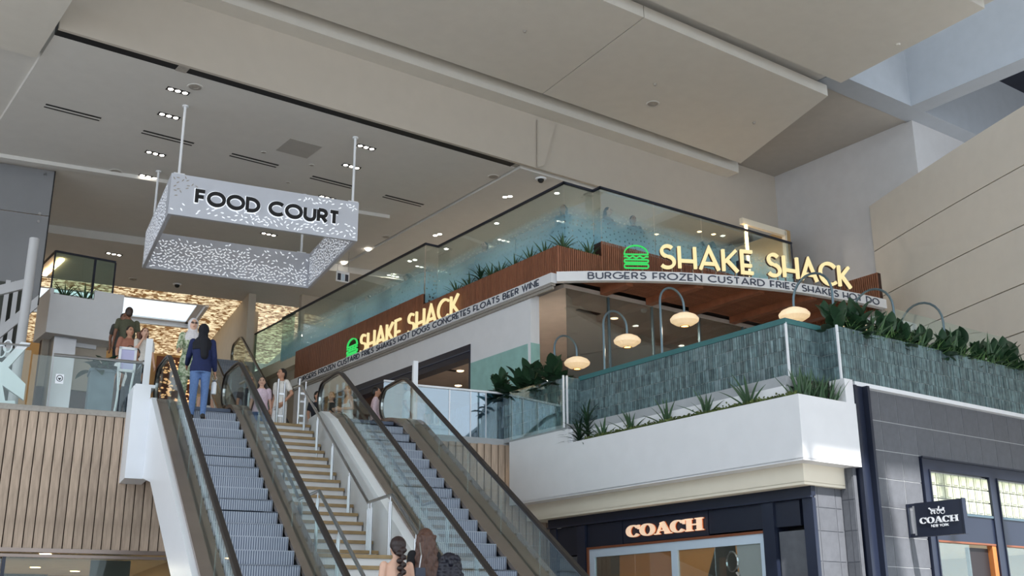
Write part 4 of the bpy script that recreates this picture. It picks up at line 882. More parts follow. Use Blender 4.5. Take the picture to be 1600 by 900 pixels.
br3 = thing('glass_screen', 'sky reflecting glass screen behind the head of the right escalator', 'glass screen', MN, (q0_.x, 23.6, ZF)); part('pane', B(q0_.x, q1_.x, 23.6, 23.615, ZF, onm(610, 597, 23.6).z), M['skyglass'], br3); part('top_rail', B(q0_.x, q1_.x, 23.58, 23.63, onm(610, 597, 23.6).z, onm(610, 597, 23.6).z+.04), M['white'], br3)
br2 = thing('glass_screen', 'clear glass screen standing in front of the tiled planter', 'glass screen', AB, (UT1-.08, 17.6, 5.5))
part('pane', B(UT1-.09, UT1-.08, 16.7, 18.5, 5.42, 6.44), M['glass'], br2); part('edge_strip', B(UT1-.10, UT1-.07, 16.67, 16.70, 5.42, 6.46), M['white'], br2)

# ================================================================ DEEP FOOD COURT
ZG = 12.75
a, b, c, d = mnz(180, 455, ZG), mnz(341, 484, ZG), mnz(283, 513, ZG), mnz(205, 499, ZG)
ge, gw, gb_ = mnz(380, 470, ZG), mnz(345, 512, ZG), mnz(255, 553, ZG); print('SKY', a, b, c, d, 'edge', ge, gw, gb_)
hm0, hm1, hn1 = (a.y+b.y)/2, (c.y+d.y)/2, (b.x+c.x)/2; hn0 = hn1-7; gm0, gm1 = 37.6, gb_.y; gn1 = gw.x
struct('ceiling_gold', MB().box(-12, gn1+3, gm0, hm0, ZG, ZG+.1).box(-12, gn1+3, hm1, gm1, ZG, ZG+.1).box(hn1, gn1+3, hm0, hm1, ZG, ZG+.1).box(-12, hn0, hm0, hm1, ZG, ZG+.1), M['gold'], MN, label='gold leaf patterned ceiling deep in the food court')
struct('trim_24', MB().box(hn0, hn1, hm0, hm0+.12, ZG-.02, ZG+.5).box(hn0, hn1, hm1-.12, hm1, ZG-.06, ZG+.5).box(hn1-.12, hn1, hm0, hm1, ZG-.06, ZG+.5).box(hn0, hn0+.12, hm0, hm1, ZG-.02, ZG+.5).box(hn0, hn1-.12, hm1-.34, hm1-.12, ZG+.10, ZG+.16).box(hn1-.34, hn1-.12, hm0, hm1-.12, ZG+.10, ZG+.16), M['wallw'], MN, label='white stepped frame of the ceiling light well')
solo('light_well', B(hn0, hn1, hm0, hm1, ZG+.22, ZG+.26), M['skyl'], 'bright white luminous light well in the gold ceiling', 'ceiling light', MN, ((hn0+hn1)/2, (hm0+hm1)/2, ZG+.22))
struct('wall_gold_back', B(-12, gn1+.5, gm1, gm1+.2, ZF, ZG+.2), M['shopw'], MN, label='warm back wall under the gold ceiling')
struct('wall_escalator_side', MB().box(gn1, gn1+.25, ge.y-1, gm1, ZF, ZG), M['beige'], MN, label='beige wall beside the far escalator')
# copper lattice screen with back-lit holes
l0, l1 = mnz(244, 555, ZG-.0), onm(278, 600, gm1-.5)
x0, x1 = onm(243, 580, gm1-.5).x, gn1-.1; z0_, z1_ = ZF, onm(250, 556, gm1-.5).z
lt = thing('lattice_screen', 'copper lattice screen with glowing oval holes behind the floral outfit', 'screen', MN, ((x0+x1)/2, gm1-.5, ZF))
part('sheet', B(x0, x1, gm1-.5, gm1-.45, z0_, z1_), M['lattice'], lt)
mb = MB()
for i in range(230):
    x, z = random.uniform(x0+.1, x1-.1), random.uniform(8.6, z1_-.12); r = random.uniform(.03, .06); q = random.uniform(-.5, .5)
    P = [(x+r*1.5*math.cos(t)*math.cos(q)-r*.8*math.sin(t)*math.sin(q), gm1-.505, z+r*1.5*math.cos(t)*math.sin(q)+r*.8*math.sin(t)*math.cos(q)) for t in [2*math.pi*k/7 for k in range(7)]]
    mb.add(P, [tuple(range(7))])
part('lit_holes', mb, M['lit'], lt, stuff=True)
# far column
cA, cB = mnz(372, 470, ZC-.25), None
cm = 38.7; cn0, cn1 = onm(379, 520, cm).x, onm(402, 520, cm).x
struct('wall_column', B(cn0, cn1, cm, cm+.9, ZF, ZC-.2), M['beige'], MN, label='square beige column beside the far escalator')
# far escalator to the upper level
tp = mnz(374, 530, 11.35); print('UPPER ESC top', tp, mnz(330, 566, 11.0))
UM = tp.y-.3-4.95/TAN; nr = tp.x
escalator('escalator', 'far escalator climbing to the upper level behind the floral outfit', nr-1.25, nr, nr-1.12, nr-.12, (nr-1.42, nr-1.12), (nr-.12, nr+.18), UM, ZF, 4.95, 'escalators to the upper floor')
# white planter box at the left
z9 = 9.0; k0 = abz(72, 515, z9); k1 = onv(187, 531.5, k0.y); kt = onv(79, 457.5, k0.y); kr = onv(193, 461, k0.y); kn = onv(147, 468, k0.y); print('BOX', k0, k1, kt, kr, kn)
zl, zh = kt.z, kr.z
bxs = struct('wall_planter_box', MB().box(k0.x, k1.x, k0.y, k0.y+.1, z9, zl).box(kn.x, k1.x, k0.y, k0.y+.1, zl, zh).box(k0.x, k0.x+.1, k0.y+.1, k0.y+1.3, z9, zh-.1).box(k1.x-.1, k1.x, k0.y+.1, k0.y+1.3, z9, zh).box(k0.x, k1.x, k0.y, k0.y+1.3, z9-.06, z9).box(k0.x+.1, k1.x-.1, k0.y+.8, k0.y+.9, z9, zh), M['wallw'], label='white planter box of the left upper level')
link('planter_soil', B(k0.x+.1, kn.x, k0.y+.1, k0.y+.8, zl-.2, zl-.06).mesh('planter_soil'), M['soil'], bxs)
# frameless glass enclosure above it
ge_ = thing('glass_enclosure', 'dark edged glass enclosure standing above the white planter box', 'glass screen', AB, (k0.x+.5, k0.y+1, zh))
e0, e1, e2, e3 = (onv(x, y, k0.y+.95).x for x, y in ((70, 420), (86, 400), (150, 400), (182, 400)))
ztop = onv(120, 400, k0.y+.95).z
for a, b in ((e1, e2), (e2, e3)):
    part('pane', B(a+.01, b-.01, k0.y+.94, k0.y+.95, zh, ztop), M['glassg'], ge_)
part('frame', MB().box(e1, e3, k0.y+.92, k0.y+.97, ztop, ztop+.05).box(e1-.02, e1+.02, k0.y+.93, k0.y+.97, zh, ztop).box(e2-.03, e2+.03, k0.y+.93, k0.y+.97, zh, ztop).box(e3-.02, e3+.02, k0.y+.93, k0.y+.97, zh, ztop).box(e1-.02, e1+.02, k0.y+.95, k0.y+4, ztop, ztop+.05), M['navyflat'], ge_)
for i, (x, y) in enumerate(((92, 410), (83, 418), (73, 426))):
    q = abz(x, y, 12.7); solo('linear_light', B(q.x-.08, q.x+.08, q.y-.35, q.y+.35, 12.68, 12.73), M['warmspot'], ['short warm bar light behind the glass enclosure, uppermost', 'short warm bar light behind the glass enclosure, middle one', 'short warm bar light behind the glass enclosure, lowest'][i], 'ceiling light', AB, q, 'bar lights behind the glass enclosure')
# store front under the box
vS = k0.y+.25
struct('wall_under_box', MB().box(k0.x+.12, k1.x-.1, vS+.6, vS+.8, ZF, z9-.06), M['dark'], label='brown glossy wall under the planter box').name
struct('trim_25', MB().box(k0.x+.12, k1.x-.1, vS+.5, vS+.6, 7.7, z9-.06), M['beige'], label='beige bulkhead under the planter box')
c0, c1_ = onv(76, 600, vS).x, onv(98, 540, vS).x
struct('trim_26', MB().box(c0, c0+.55, vS, vS+.5, ZF, z9-.06), M['steel'], label='brushed steel clad column under the planter box')
p0, p1 = onv(98, 529, vS+.45), onv(149, 551, vS+.45)
solo('blank_sign', B(p0.x, p1.x, vS+.42, vS+.48, p1.z+.08, p0.z), M['white'], 'blank white sign panel under the planter box', 'sign', AB, (p0.x, vS+.45, p1.z))

# ================================================================ FOOD COURT SIGN
LT['f'] = (.50, [[(.5, 1), (0, 1), (0, 0)], [(0, .52), (.44, .52)]])
zs, ms, ns0, ns1, mb_ = 10.36, 23.55, 2.80, 7.09, 27.62; zt2 = 11.32
fs_ = thing('hanging_sign', 'square white perforated sign frame with black food court lettering', 'sign', MN, ((ns0+ns1)/2, (ms+mb_)/2, zs))
part('front_panel', B(ns0, ns1, ms, ms+.08, zs, zt2), M['signw'], fs_); part('back_panel', B(ns0, ns1, mb_, mb_+.08, zs, zt2), M['signw'], fs_)
part('left_panel', B(ns0, ns0+.08, ms+.08, mb_, zs, zt2), M['signw'], fs_); part('right_panel', B(ns1-.08, ns1, ms+.08, mb_, zs, zt2), M['signw'], fs_)
def slits(n, place, dens, W, H):
    """small leaf-shaped perforations glowing from inside; dens(x, y) is the chance to keep one"""
    mb = MB(); used = []
    for _ in range(n):
        x, y = random.uniform(.06, W-.06), random.uniform(.06, H-.06)
        if random.random() > dens(x/W, y/H): continue
        if any((x-a)**2+(y-b)**2 < .0042 for a, b in used[-400:]): continue
        used.append((x, y)); q = random.choice((.5, -.5, .9, -.2, .2, -.9))+random.uniform(-.2, .2); l, w = .043, .0115
        P = [(-l, 0), (-l*.4, -w), (l*.4, -w), (l, 0), (l*.4, w), (-l*.4, w)]
        mb.add([place(x+a*math.cos(q)-b*math.sin(q), y+a*math.sin(q)+b*math.cos(q)) for a, b in P], [tuple(range(6))])
    return mb
W_, D_, H_ = ns1-ns0, mb_-ms, zt2-zs
cl = lambda v: max(0, min(1, v))
part('perforations', slits(2600, lambda x, y: (ns0+x, ms-.003, zs+y), lambda x, y: cl((.42-y)*1.6*(.2+x)) + (.35 if y > .78 and x > .65 else 0), W_, H_), M['slit'], fs_, stuff=True)
part('dark_perforations', slits(900, lambda x, y: (ns0+x, ms-.003, zs+y), lambda x, y: cl((.14-x)*9)*cl(y*2-.5), W_, H_), M['grille'], fs_, stuff=True)
part('perforations', slits(4200, lambda x, y: (ns0+.08+x, mb_-.003, zs+y), lambda x, y: .9 if (y < .8 and abs(x-.5) > .01 and not (x > .62 and y > .5)) else .04, W_-.16, H_), M['slit'], fs_, stuff=True)
part('perforations', slits(3600, lambda x, y: (ns1-.083, ms+.08+x, zs+y), lambda x, y: .9 if y < .85 else .2, D_-.08, H_), M['slit'], fs_, stuff=True)
part('perforations', slits(3600, lambda x, y: (ns0-.003, ms+.08+x, zs+y), lambda x, y: .9 if x > .1 else .0, D_-.08, H_), M['slit'], fs_, stuff=True)
t0, t1 = onm(306, 320, ms), onm(527, 352, ms); tT = onm(308, 296, ms); hF = tT.z-t0.z; TXT = 'fOOD COURT'; GF = .26
sx = (t1.x-t0.x)/(text_width(TXT, GF)*hF); x = 0
for ch in TXT:
    fn = lambda a, b, d, x=x: (t0.x+(x+a)*sx, ms-.03-d, t0.z+b); fh = lambda a, b, d, x=x: (t0.x+(x+a)*sx, ms-.005-d, t0.z+b-.02)
    if ch != ' ':
        part('letter', letter(ch, hF, .086, fn, .02), M['letterk'], fs_)
        mb = MB()
        for s_ in LT[ch][1]:
            closed = s_[-1] == 'c'; mb.ribbon([(p[0]*hF, .06+p[1]*(hF-.078)) for p in s_ if p != 'c'], .115, fh, .01, closed)
        part('letter_glow', mb, M['slit'], fs_)
    x += (LT[ch][0]+GF)*hF
for i, (nn_, m) in enumerate(((ns0+.16, ms+.04), (ns1-.14, ms+.04), (ns0+.16, mb_+.04), (ns1-.3, mb_+.04))):
    part('hanging_rod', MB().tube([(nn_, m, zt2), (nn_, m, ZC)], .03, 10), M['white'], fs_, True)
    part('rod_plate', MB().box(nn_-.12, nn_+.12, m-.05, m+.05, zt2, zt2+.02), M['white'], fs_); part('ceiling_rose', MB().lathe((nn_, m, ZC-.03), [(0, 0), (.07, 0), (.07, .03)], 12), M['white'], fs_)

# ================================================================ CEILING FITTINGS
def tri_spot(px, py, z, label, group):
    q = abz(px, py, z); L = .25
    t = thing('triple_spotlight', label, 'ceiling light', AB, q, group)
    part('frame', MB().box(q.x-L, q.x+L, q.y-.085, q.y+.085, z-.008, z+.01), M['black'], t)
    for k in (-1, 0, 1):
        c = (q.x+k*.16, q.y, z-.012); part('lamp', MB().lathe(c, [(0, 0), (.055, 0), (.065, .01)], 10), M['spot'], t)
G3 = 'triple spotlights in the food court ceiling'
for px, py, z, lb in ((278, 142, ZC, 'triple spotlight just above the left sign rod, nearest the slot'), (264, 181, ZC, 'triple spotlight left of the top of the left sign rod'), (243, 240, ZC, 'triple spotlight left of the sign at mid height'), (232, 276, ZC, 'triple spotlight left of the sign near the shallow beam'),
        (572, 230, ZC, 'triple spotlight right of the top of the right sign rod'), (549, 260, ZC, 'triple spotlight crossed by the right sign rod'), (511, 309, ZC, 'triple spotlight peeking over the sign front panel'), (420, 366, ZC, 'triple spotlight seen through the sign frame, nearer'), (405, 388, ZC, 'triple spotlight seen through the sign frame, farther'),
        (202, 317, ZC+.02, 'triple spotlight behind the shallow beam, right one'), (194, 343, ZC+.02, 'triple spotlight behind the shallow beam, lower one'), (175, 373, ZC+.02, 'triple spotlight in the deeper ceiling left of the sign'), (178, 397, ZC-.25, 'triple spotlight lowest of the left row')):
    tri_spot(px, py, z-.002, lb, G3)
for (p, q_), lb in zip((((70, 165), (157, 186)), ((223, 205), (301, 226)), ((361, 241), (433, 260)), ((487, 276), (550, 293)), ((600, 306), (660, 321))), ('leftmost double air slot in the food court ceiling', 'double air slot behind the left sign rod', 'double air slot above the middle of the sign', 'double air slot beside the right sign rod', 'rightmost double air slot in the food court ceiling')):
    a, b = abz(*p, ZC), abz(*q_, ZC); y = (a.y+b.y)/2
    t = thing('air_slot', lb, 'air vent', AB, ((a.x+b.x)/2, y, ZC), 'double air slots in the food court ceiling')
    for k in (-.07, .07): part('slot', B(a.x, b.x, y+k-.035, y+k+.035, ZC-.006, ZC+.01), M['black'], t)
    part('bar', B(a.x-.03, b.x, y-.035, y+.035, ZC-.009, ZC+.01), M['ceil'], t)
for px, py, z, r, lb in ((305, 136, ZC, .17, 'round ceiling speaker near the black slot'), (181, 268, ZC, .17, 'round ceiling speaker near the shallow beam'), (771, 276, ZC, .15, 'round ceiling speaker at the right end of the slot'), (603, 370, ZC, .13, 'round ceiling speaker right of the sign'), (1020, 162, 14.6, .17, 'round speaker in the large ceiling cloud'), (412, 238, ZC, .07, 'small round sensor above the sign'), (487, 258, ZC, .07, 'small round sensor left of the right sign rod'), (450, 285, ZC, .06, 'small round sensor just above the sign letters'), (208, 436, ZC-.25, .14, 'round speaker in the deep ceiling above the gold edge'), (450, 481, ZC-.3, .14, 'round speaker left of the far glass rail')):
    q = abz(px, py, z) if z != ZC-.3 else abz(px, py, ZC-.05)
    t = thing('ceiling_speaker', lb, 'speaker', AB, q); part('rim', MB().lathe(q, [(r*.8, -.012), (r, -.012), (r*1.04, .01)], 20), M['ceil'], t); part('grille', MB().lathe(q, [(0, -.006), (r*.4, -.006), (r*.42, -.012), (r*.5, -.012), (r*.82, -.006)], 20), M['grille'], t)
for px, py, lb in ((820, 48, 'tiny sprinkler in the cloud left of the joint'), (1023, 131, 'tiny sprinkler beside the round cloud speaker'), (1178, 191, 'tiny sprinkler near the right end of the cloud')):
    q = abz(px, py, 14.6); solo('sprinkler', MB().lathe(q, [(0, -.05), (.03, -.05), (.03, -.03), (.05, 0)], 10), M['grille'], lb, 'sprinkler', AB, q)
q = abz(1403, 69, 14.72); solo('sprinkler', MB().lathe(q, [(0, -.04), (.05, -.04), (.06, 0)], 10), M['panel'], 'tiny sprinkler near the edge of the second row cloud', 'sprinkler', AB, q)
q = abz(467, 232, ZC); solo('access_hatch', B(q.x-.42, q.x+.42, q.y-.42, q.y+.42, ZC-.008, ZC+.01), M['upceil'], 'square access hatch in the food court ceiling', 'hatch', AB, q)
for px, py, lb in ((845, 279, 'black dome camera at the corner of the bulkhead'), (277, 444, 'black dome camera in the deep ceiling')):
    q = abz(px, py, ZC-.05 if px > 500 else ZC-.26); t = thing('dome_camera', lb, 'camera', AB, q)
    part('mount', MB().lathe(q, [(0, -.03), (.13, -.03), (.15, 0)], 14), M['white'], t); part('dome', MB().lathe(q, [(0, -.12), (.05, -.11), (.08, -.07), (.085, -.03)], 12), M['black'], t, True)
DL = {(789, 308): 'left of the paired downlights above the long cap rail near the corner', (797, 307): 'right of the paired downlights above the long cap rail near the corner', (680, 368): 'left of the paired downlights just above the cap rail jog', (687, 366): 'right of the paired downlights just above the cap rail jog', (575, 391): 'single downlight right of the hanging sign frame', (537, 412): 'single downlight above the restroom sign', (697, 389): 'downlight seen through glass right of the jog', (776, 349): 'downlight seen through glass above the walnut planter', (640, 408): 'left of the paired downlights seen through glass left of the jog', (648, 406): 'right of the paired downlights seen through glass left of the jog', (1093, 362): 'warm downlight above the booth backs, left one', (1115, 366): 'warm downlight above the booth backs, right one', (870, 302): 'downlight seen through glass at the corner of the upper level', (1026, 366): 'downlight over the navy clothed guest', (425, 476): 'downlight left of the far walkway glass, upper one', (430, 500): 'downlight left of the far walkway glass, lower one'}
for px, py in ((789, 308), (797, 307), (680, 368), (687, 366), (575, 391), (537, 412), (697, 389), (776, 349), (640, 408), (648, 406), (1093, 362), (1115, 366), (870, 302), (1026, 366), (425, 476), (430, 500)):
    q = abz(px, py, ZC-.05); big = px in (575, 537, 697, 776)
    solo('round_downlight', MB().lathe(q, [(0, -.004), (.06, -.004), (.075, .01)], 12), M['warmspot'] if px > 1000 else M['spot'], DL[(px, py)], 'ceiling light', AB, q, 'round downlights over the upper dining level')
q = abz(1164, 269, 15.0); solo('round_downlight', MB().lathe(q, [(0, -.006), (.06, -.006), (.075, .01)], 12), M['spot'], 'single bright downlight beside the grey wall under the cloud end', 'ceiling light', AB, q)
# restroom sign
q = abz(536, 430, 12.2); t = thing('restroom_sign', 'small blue hanging restroom sign beside the hanging sign frame', 'sign', AB, q)
part('board', B(q.x-.22, q.x+.22, q.y, q.y+.04, 11.98, 12.32), M['white'], t)
for k in (-.13, 0, .13): part('symbol', B(q.x+k-.055, q.x+k+.055, q.y-.008, q.y, 12.02, 12.24), M['navy'] if k else M['paleblue'], t)
part('rod', MB().tube([(q.x-.18, q.y+.02, 12.3), (q.x-.18, q.y+.02, ZC+.01)], .008, 6).tube([(q.x+.18, q.y+.02, 12.3), (q.x+.18, q.y+.02, ZC+.01)], .008, 6), M['steel'], t)

# ================================================================ LEFT EDGE
M['grey_panel'] = mat('grey_glossy_panel', (150, 152, 156), .22, .35, var=.08, scale=.6)
gp = thing('glazed_wall', 'tall grey glossy glazed wall at the left edge under the ceiling', 'glass wall', MN, (-.5, 28.75, 8.8))
g1_ = onm(85, 270, 28.75).x; zj_ = onm(0, 328, 28.75).z
part('pane', B(-3.5, g1_, 28.72, 28.76, zj_+.01, 12.98), M['grey_panel'], gp); part('pane', B(-3.5, g1_, 28.72, 28.76, 9.4, zj_-.01), M['grey_panel'], gp); part('edge', B(g1_, g1_+.03, 28.71, 28.78, 9.4, 12.98), M['black'], gp)
for x, y in ((70, 273), (62, 334), (60, 346)):
    q = onm(x, y, 28.72); part('bolt', MB().tube([(q.x, 28.70, q.z), (q.x, 28.73, q.z)], .035, 8), M['steel'], gp)
struct('wall_lobby_dark', B(-5, .2, 27.0, 27.2, ZF, 9.4), M['curt'], MN, label='dark glazed lobby behind the left balustrade')
cx_ = onm(37, 500, 24.5)
solo('white_column', MB().tube([(cx_.x, 24.5, ZF), (cx_.x, 24.5, 9.7)], .10, 16), M['wallg'], 'round white column at the left edge', 'column', MN, (cx_.x, 24.5, ZF), smooth=True)
bs0, bs1, bs2, bs3 = onm(-40, 560, 25.2), onm(58, 480, 25.2), onm(-40, 470, 25.2), onm(48, 448, 25.2)
solo('white_stringer', MB().prism([bs0, bs1, bs1+Vector((0, 0, .28)), bs0+Vector((0, 0, .28))], (0, .12, 0)), M['wallg'], 'slanting white stair stringer behind the white column', 'stringer', MN, bs0)
solo('white_beam', MB().prism([bs2, bs3, bs3+Vector((0, 0, .22)), bs2+Vector((0, 0, .22))], (0, .12, 0)), M['wallg'], 'white cross beam at the top of the left lobby', 'beam', MN, bs2)
for i, x in enumerate((6, 20)):
    q = onm(x, 490, 26.9); solo('lobby_mullion', B(q.x-.05, q.x+.05, 26.85, 26.98, 7.6, 9.4), M['wallg'], ['pale mullion nearest the left edge of the lobby', 'pale mullion beside the round white column'][i], 'mullion', MN, (q.x, 26.9, 7.6), 'mullions of the left lobby')
# big white letter behind the balustrade with ring letters
ks = [(0, 565), (3, 566), (33, 534), (48, 536), (13, 574), (40, 600), (37, 625), (4, 602), (8, 626), (23, 626), (24, 632), (-30, 632), (-30, 565)]
bgl = thing('letter_sculpture', 'large white letter sculpture cut by the left edge behind the glass', 'sculpture', MN, onm(0, 632, 21.8))
part('letter_body', MB().prism([onm(x, y, 21.8) for x, y in ks], (0, .12, 0)), M['white'], bgl)
for cx, cy in ((2, 549), (12, 541)):
    c = onm(cx, cy, 21.76); part('ring_letter', MB().ribbon(arc(c.x, c.z, .07, .11, 0, 360, 18)[:-1], .025, lambda a, b, d: (a, 21.76-d, b), .02, True), M['white'], bgl)
q = onm(93, 592, 21.285)
t = thing('window_sticker', 'white square sticker with black ring and heart on the left balustrade', 'sticker', MN, (q.x, 21.285, q.z))
part('sheet', B(q.x-.07, q.x+.07, 21.28, 21.286, q.z-.09, q.z+.09), M['white'], t)
part('ring', MB().ribbon(arc(q.x, q.z+.01, .05, .055, 0, 360, 18)[:-1], .012, lambda a, b, d: (a, 21.279-d, b), .002, True), M['letterk'], t)
part('heart', MB().add([(q.x+x*.03, 21.278, q.z+z*.03) for x, z in ((0, -1), (.9, .2), (.6, .8), (0, .4), (-.6, .8), (-.9, .2))], [tuple(range(6))]), M['letterk'], t)
# stone planter
a, b, c, d = onm(142, 576, 22.0), onm(180, 580, 22.0), onm(182, 640, 22.0), onm(139, 637, 22.0)
w0, w1 = (b.x-a.x)/2, .26; cxp = (a.x+b.x)/2; zp = a.z
pp = thing('stone_planter', 'tapered grey stone planter behind the left balustrade', 'planter', MN, (cxp, 22.25, ZF))
part('body', MB().hexa([(cxp-.22, 22.03, ZF), (cxp+.22, 22.03, ZF), (cxp+.22, 22.47, ZF), (cxp-.22, 22.47, ZF)], [(cxp-w0, 21.97, zp), (cxp+w0, 21.97, zp), (cxp+w0, 22.53, zp), (cxp-w0, 22.53, zp)]), M['pot'], pp)
part('rim', MB().box(cxp-w0-.02, cxp+w0+.02, 21.95, 22.0, zp-.05, zp+.01).box(cxp-w0-.02, cxp+w0+.02, 22.5, 22.55, zp-.05, zp+.01).box(cxp-w0-.02, cxp-w0+.03, 22, 22.5, zp-.05, zp+.01).box(cxp+w0-.03, cxp+w0+.02, 22, 22.5, zp-.05, zp+.01), M['pot'], pp)
part('soil', B(cxp-w0+.02, cxp+w0-.02, 22, 22.5, zp-.06, zp-.02), M['soil'], pp)
# white sign stand
a, b, c = onm(187, 541, 21.9), onm(215, 542, 21.9), onm(187, 580, 21.9); sn0, sn1, z1, z0 = a.x, b.x, a.z, c.z
ss = thing('sign_stand', 'white curved leg sign stand with lilac panel behind the left rail', 'sign', MN, ((sn0+sn1)/2, 21.95, ZF))
part('frame', MB().box(sn0, sn1, 21.9, 21.95, z1-.05, z1).box(sn0, sn1, 21.9, 21.95, z0, z0+.05).box(sn0, sn0+.045, 21.9, 21.95, z0, z1).box(sn1-.045, sn1, 21.9, 21.95, z0, z1), M['white'], ss)
part('panel', B(sn0+.045, sn1-.045, 21.92, 21.94, z0+.05, z1-.05), mat('lilac_print', (198, 196, 232), .5, var=.03), ss)
for s_, x in ((1, sn0+.02), (-1, sn1-.02)):
    part('leg', MB().tube([(x, 21.925, z0+.03), (x+s_*.035, 21.92, (z0+ZF)/2+.1), (x+s_*.03, 21.92, (z0+ZF)/2-.1), (x, 21.92, ZF)], .022, 8), M['white'], ss, True)

# ================================================================ PLANTS
def leaf_mesh(name, L, W, curl, fold, shape, m, n=7):
    mb = MB(); vs = []
    for i in range(n+1):
        t = i/n; w = W*shape(t); y = L*math.sin(curl*t)/curl if curl else L*t; z = -L*(1-math.cos(curl*t))/curl if curl else 0
        vs += [(-w, y, z+fold*w), (0, y, z), (w, y, z+fold*w)]
    fs = [(3*i+k, 3*i+k+1, 3*i+k+4, 3*i+k+3) for i in range(n) for k in (0, 1)]
    me = MB().add(vs, fs).mesh(name, (0, 0, 0), True); me.materials.append(m); return me
blade = lambda t: (.55+.6*t-1.12*t*t) if t < .9 else max(.02, (1-t)*1.9)
oval = lambda t: max(.03, math.sin(math.pi*min(1, t*.95+.05))**.7) if t > .12 else .08
LM = dict(agave=leaf_mesh('leaf', .46, .036, .5, .5, blade, M['leafb']), yucca=leaf_mesh('leaf', .46, .032, .9, .3, blade, M['leaf']), ficus=leaf_mesh('leaf', .30, .075, .55, .35, oval, M['leaf']), grass=leaf_mesh('leaf', .50, .018, .7, .4, blade, M['leafg']), snake=leaf_mesh('leaf', .55, .034, .15, .4, blade, M['leafb']), broad=leaf_mesh('leaf', .34, .08, 1.1, .3, oval, M['leaf']))
def rosette(kind, name, label, fr, org, size, n, tilt, group, cat='plant', trunk=0, spread=.0):
    t = thing(name, label, cat, fr, org, group)
    if trunk: part('stem', MB().tube([org, Vector(org)+Vector((.01, 0, trunk))], [.03, .02], 6), M['stem'], t)
    else: part('stem', MB().tube([Vector(org)-Vector((0, 0, .05)), Vector(org)+Vector((0, 0, .05))], [.02, .012], 6), M['stem'], t)
    for i in range(n):
        a = i*2.399+random.uniform(-.3, .3); up = tilt[0]+(tilt[1]-tilt[0])*i/max(1, n-1)+random.uniform(-8, 8)
        hz = trunk*(.35+.65*i/n) if trunk else 0
        if kind == 'ficus': hz = size*.36*i/n
        link('leaf', LM[kind], None, t, (random.uniform(-spread, spread), random.uniform(-spread, spread), hz), (R(up), 0, a), size*random.uniform(.82, 1.15))
    return t
def at_pl(px, py, z=None, u=None, v=None):
    return abz(px, py, z) if z is not None else onu(px, py, u) if u is not None else onv(px, py, v)
G1 = 'spiky plants in the walnut planter'
lbs = ['agave at the far end of the walnut planter', 'second agave from the far end of the walnut planter', 'tall bushy yucca in the walnut planter', 'low agave right of the bushy yucca', 'agave left of the middle of the walnut planter', 'agave in the middle of the walnut planter', 'agave two places before the planter corner', 'agave one place before the planter corner', 'agave at the corner of the walnut planter', 'agave beside the green burger on the walnut planter']
for (px, py), lb in zip(((714, 452), (734, 442), (751, 434), (768, 424), (782, 419), (805, 408), (829, 397), (851, 387), (880, 378), (921, 392)), lbs):
    q = onu(px, py, US+.22) if px < 900 else onv(px, py, 18.98); q.z = 10.08
    big = px == 751
    rosette('yucca' if big else 'agave', 'yucca_plant' if big else 'agave_plant', lb, AB, q, 1.0 if big else 1.05, 30 if big else 16, (20, 80) if big else (32, 82), G1, trunk=.25 if big else 0)
G2 = 'spiky plants in the white trough'
lbs = ['low bushy yucca at the left end of the white trough', 'upper bushy yucca at the left end of the white trough', 'agave next to the yuccas in the white trough', 'second agave from the yuccas in the white trough', 'third agave from the yuccas in the white trough', 'fourth agave from the yuccas in the white trough', 'agave nearest the corner of the white trough']
for i, ((px, py, sz), lb) in enumerate(zip(((905, 684, 1), (918, 668, 1), (942, 674, .9), (985, 664, 1), (1042, 650, 1), (1103, 638, 1), (1170, 626, 1.2)), lbs)):
    q = onu(px, py, UT1+.2); q.z = 5.04
    if i < 2: rosette('yucca', 'yucca_plant', lb, AB, q, 1.05, 44, (18, 82), G2, trunk=.2+.25*i)
    else: rosette('agave', 'agave_plant', lb, AB, q, sz*1.25, 15, (42, 82), G2)
lbs = ['tall grassy plant at the trough corner', 'grassy plant second from the trough corner', 'grassy plant in the middle of the short trough', 'grassy plant right of the middle of the short trough', 'grassy plant at the pilaster end of the short trough']
for u, lb in zip((13.78, 13.98, 14.18, 14.38, 14.56), lbs): rosette('snake', 'grassy_plant', lb, AB, Vector((u, 11.24, 5.02)), 1.05, 17, (55, 86), 'grassy plants in the short trough', spread=.07)
G4 = 'leafy plants in the tiled planter beside the balustrade'
lbs = ['dark leafy shrub spilling over the pale glass rail', 'dark leafy shrub second from the pale glass rail', 'leafy shrub in front of the white wall end', 'leafy shrub just right of the white wall end', 'leafy shrub left of the leftmost arched lamp', 'leafy shrub under the leftmost arched lamp', 'leafy shrub at the white corner profile']
for (px, py, k), lb in zip(((780, 622, 'ficus'), (800, 612, 'broad'), (814, 606, 'ficus'), (832, 602, 'ficus'), (850, 598, 'broad'), (866, 594, 'ficus'), (878, 590, 'broad')), lbs):
    q = onu(px, py, UT1+.17); q.z = 6.3; rosette(k, 'leafy_shrub', lb, AB, q, 1.3, 28, (24, 82), G4, trunk=.0, spread=.12)
    rosette('grass', 'fern_tuft', lb.replace('leafy shrub', 'fern tuft').replace('dark ', 'green '), AB, q+Vector((0, -.18, 0)), .55, 12, (20, 75), 'fern tufts in the tiled planter beside the balustrade', spread=.05)
G5 = 'leafy plants in the long tiled planter'
nm = ['%s' % w for w in ('first', 'second', 'third', 'fourth', 'fifth', 'sixth', 'seventh', 'eighth', 'ninth', 'tenth', 'eleventh', 'twelfth', 'thirteenth', 'fourteenth', 'fifteenth', 'sixteenth', 'seventeenth', 'eighteenth', 'nineteenth', 'twentieth')]
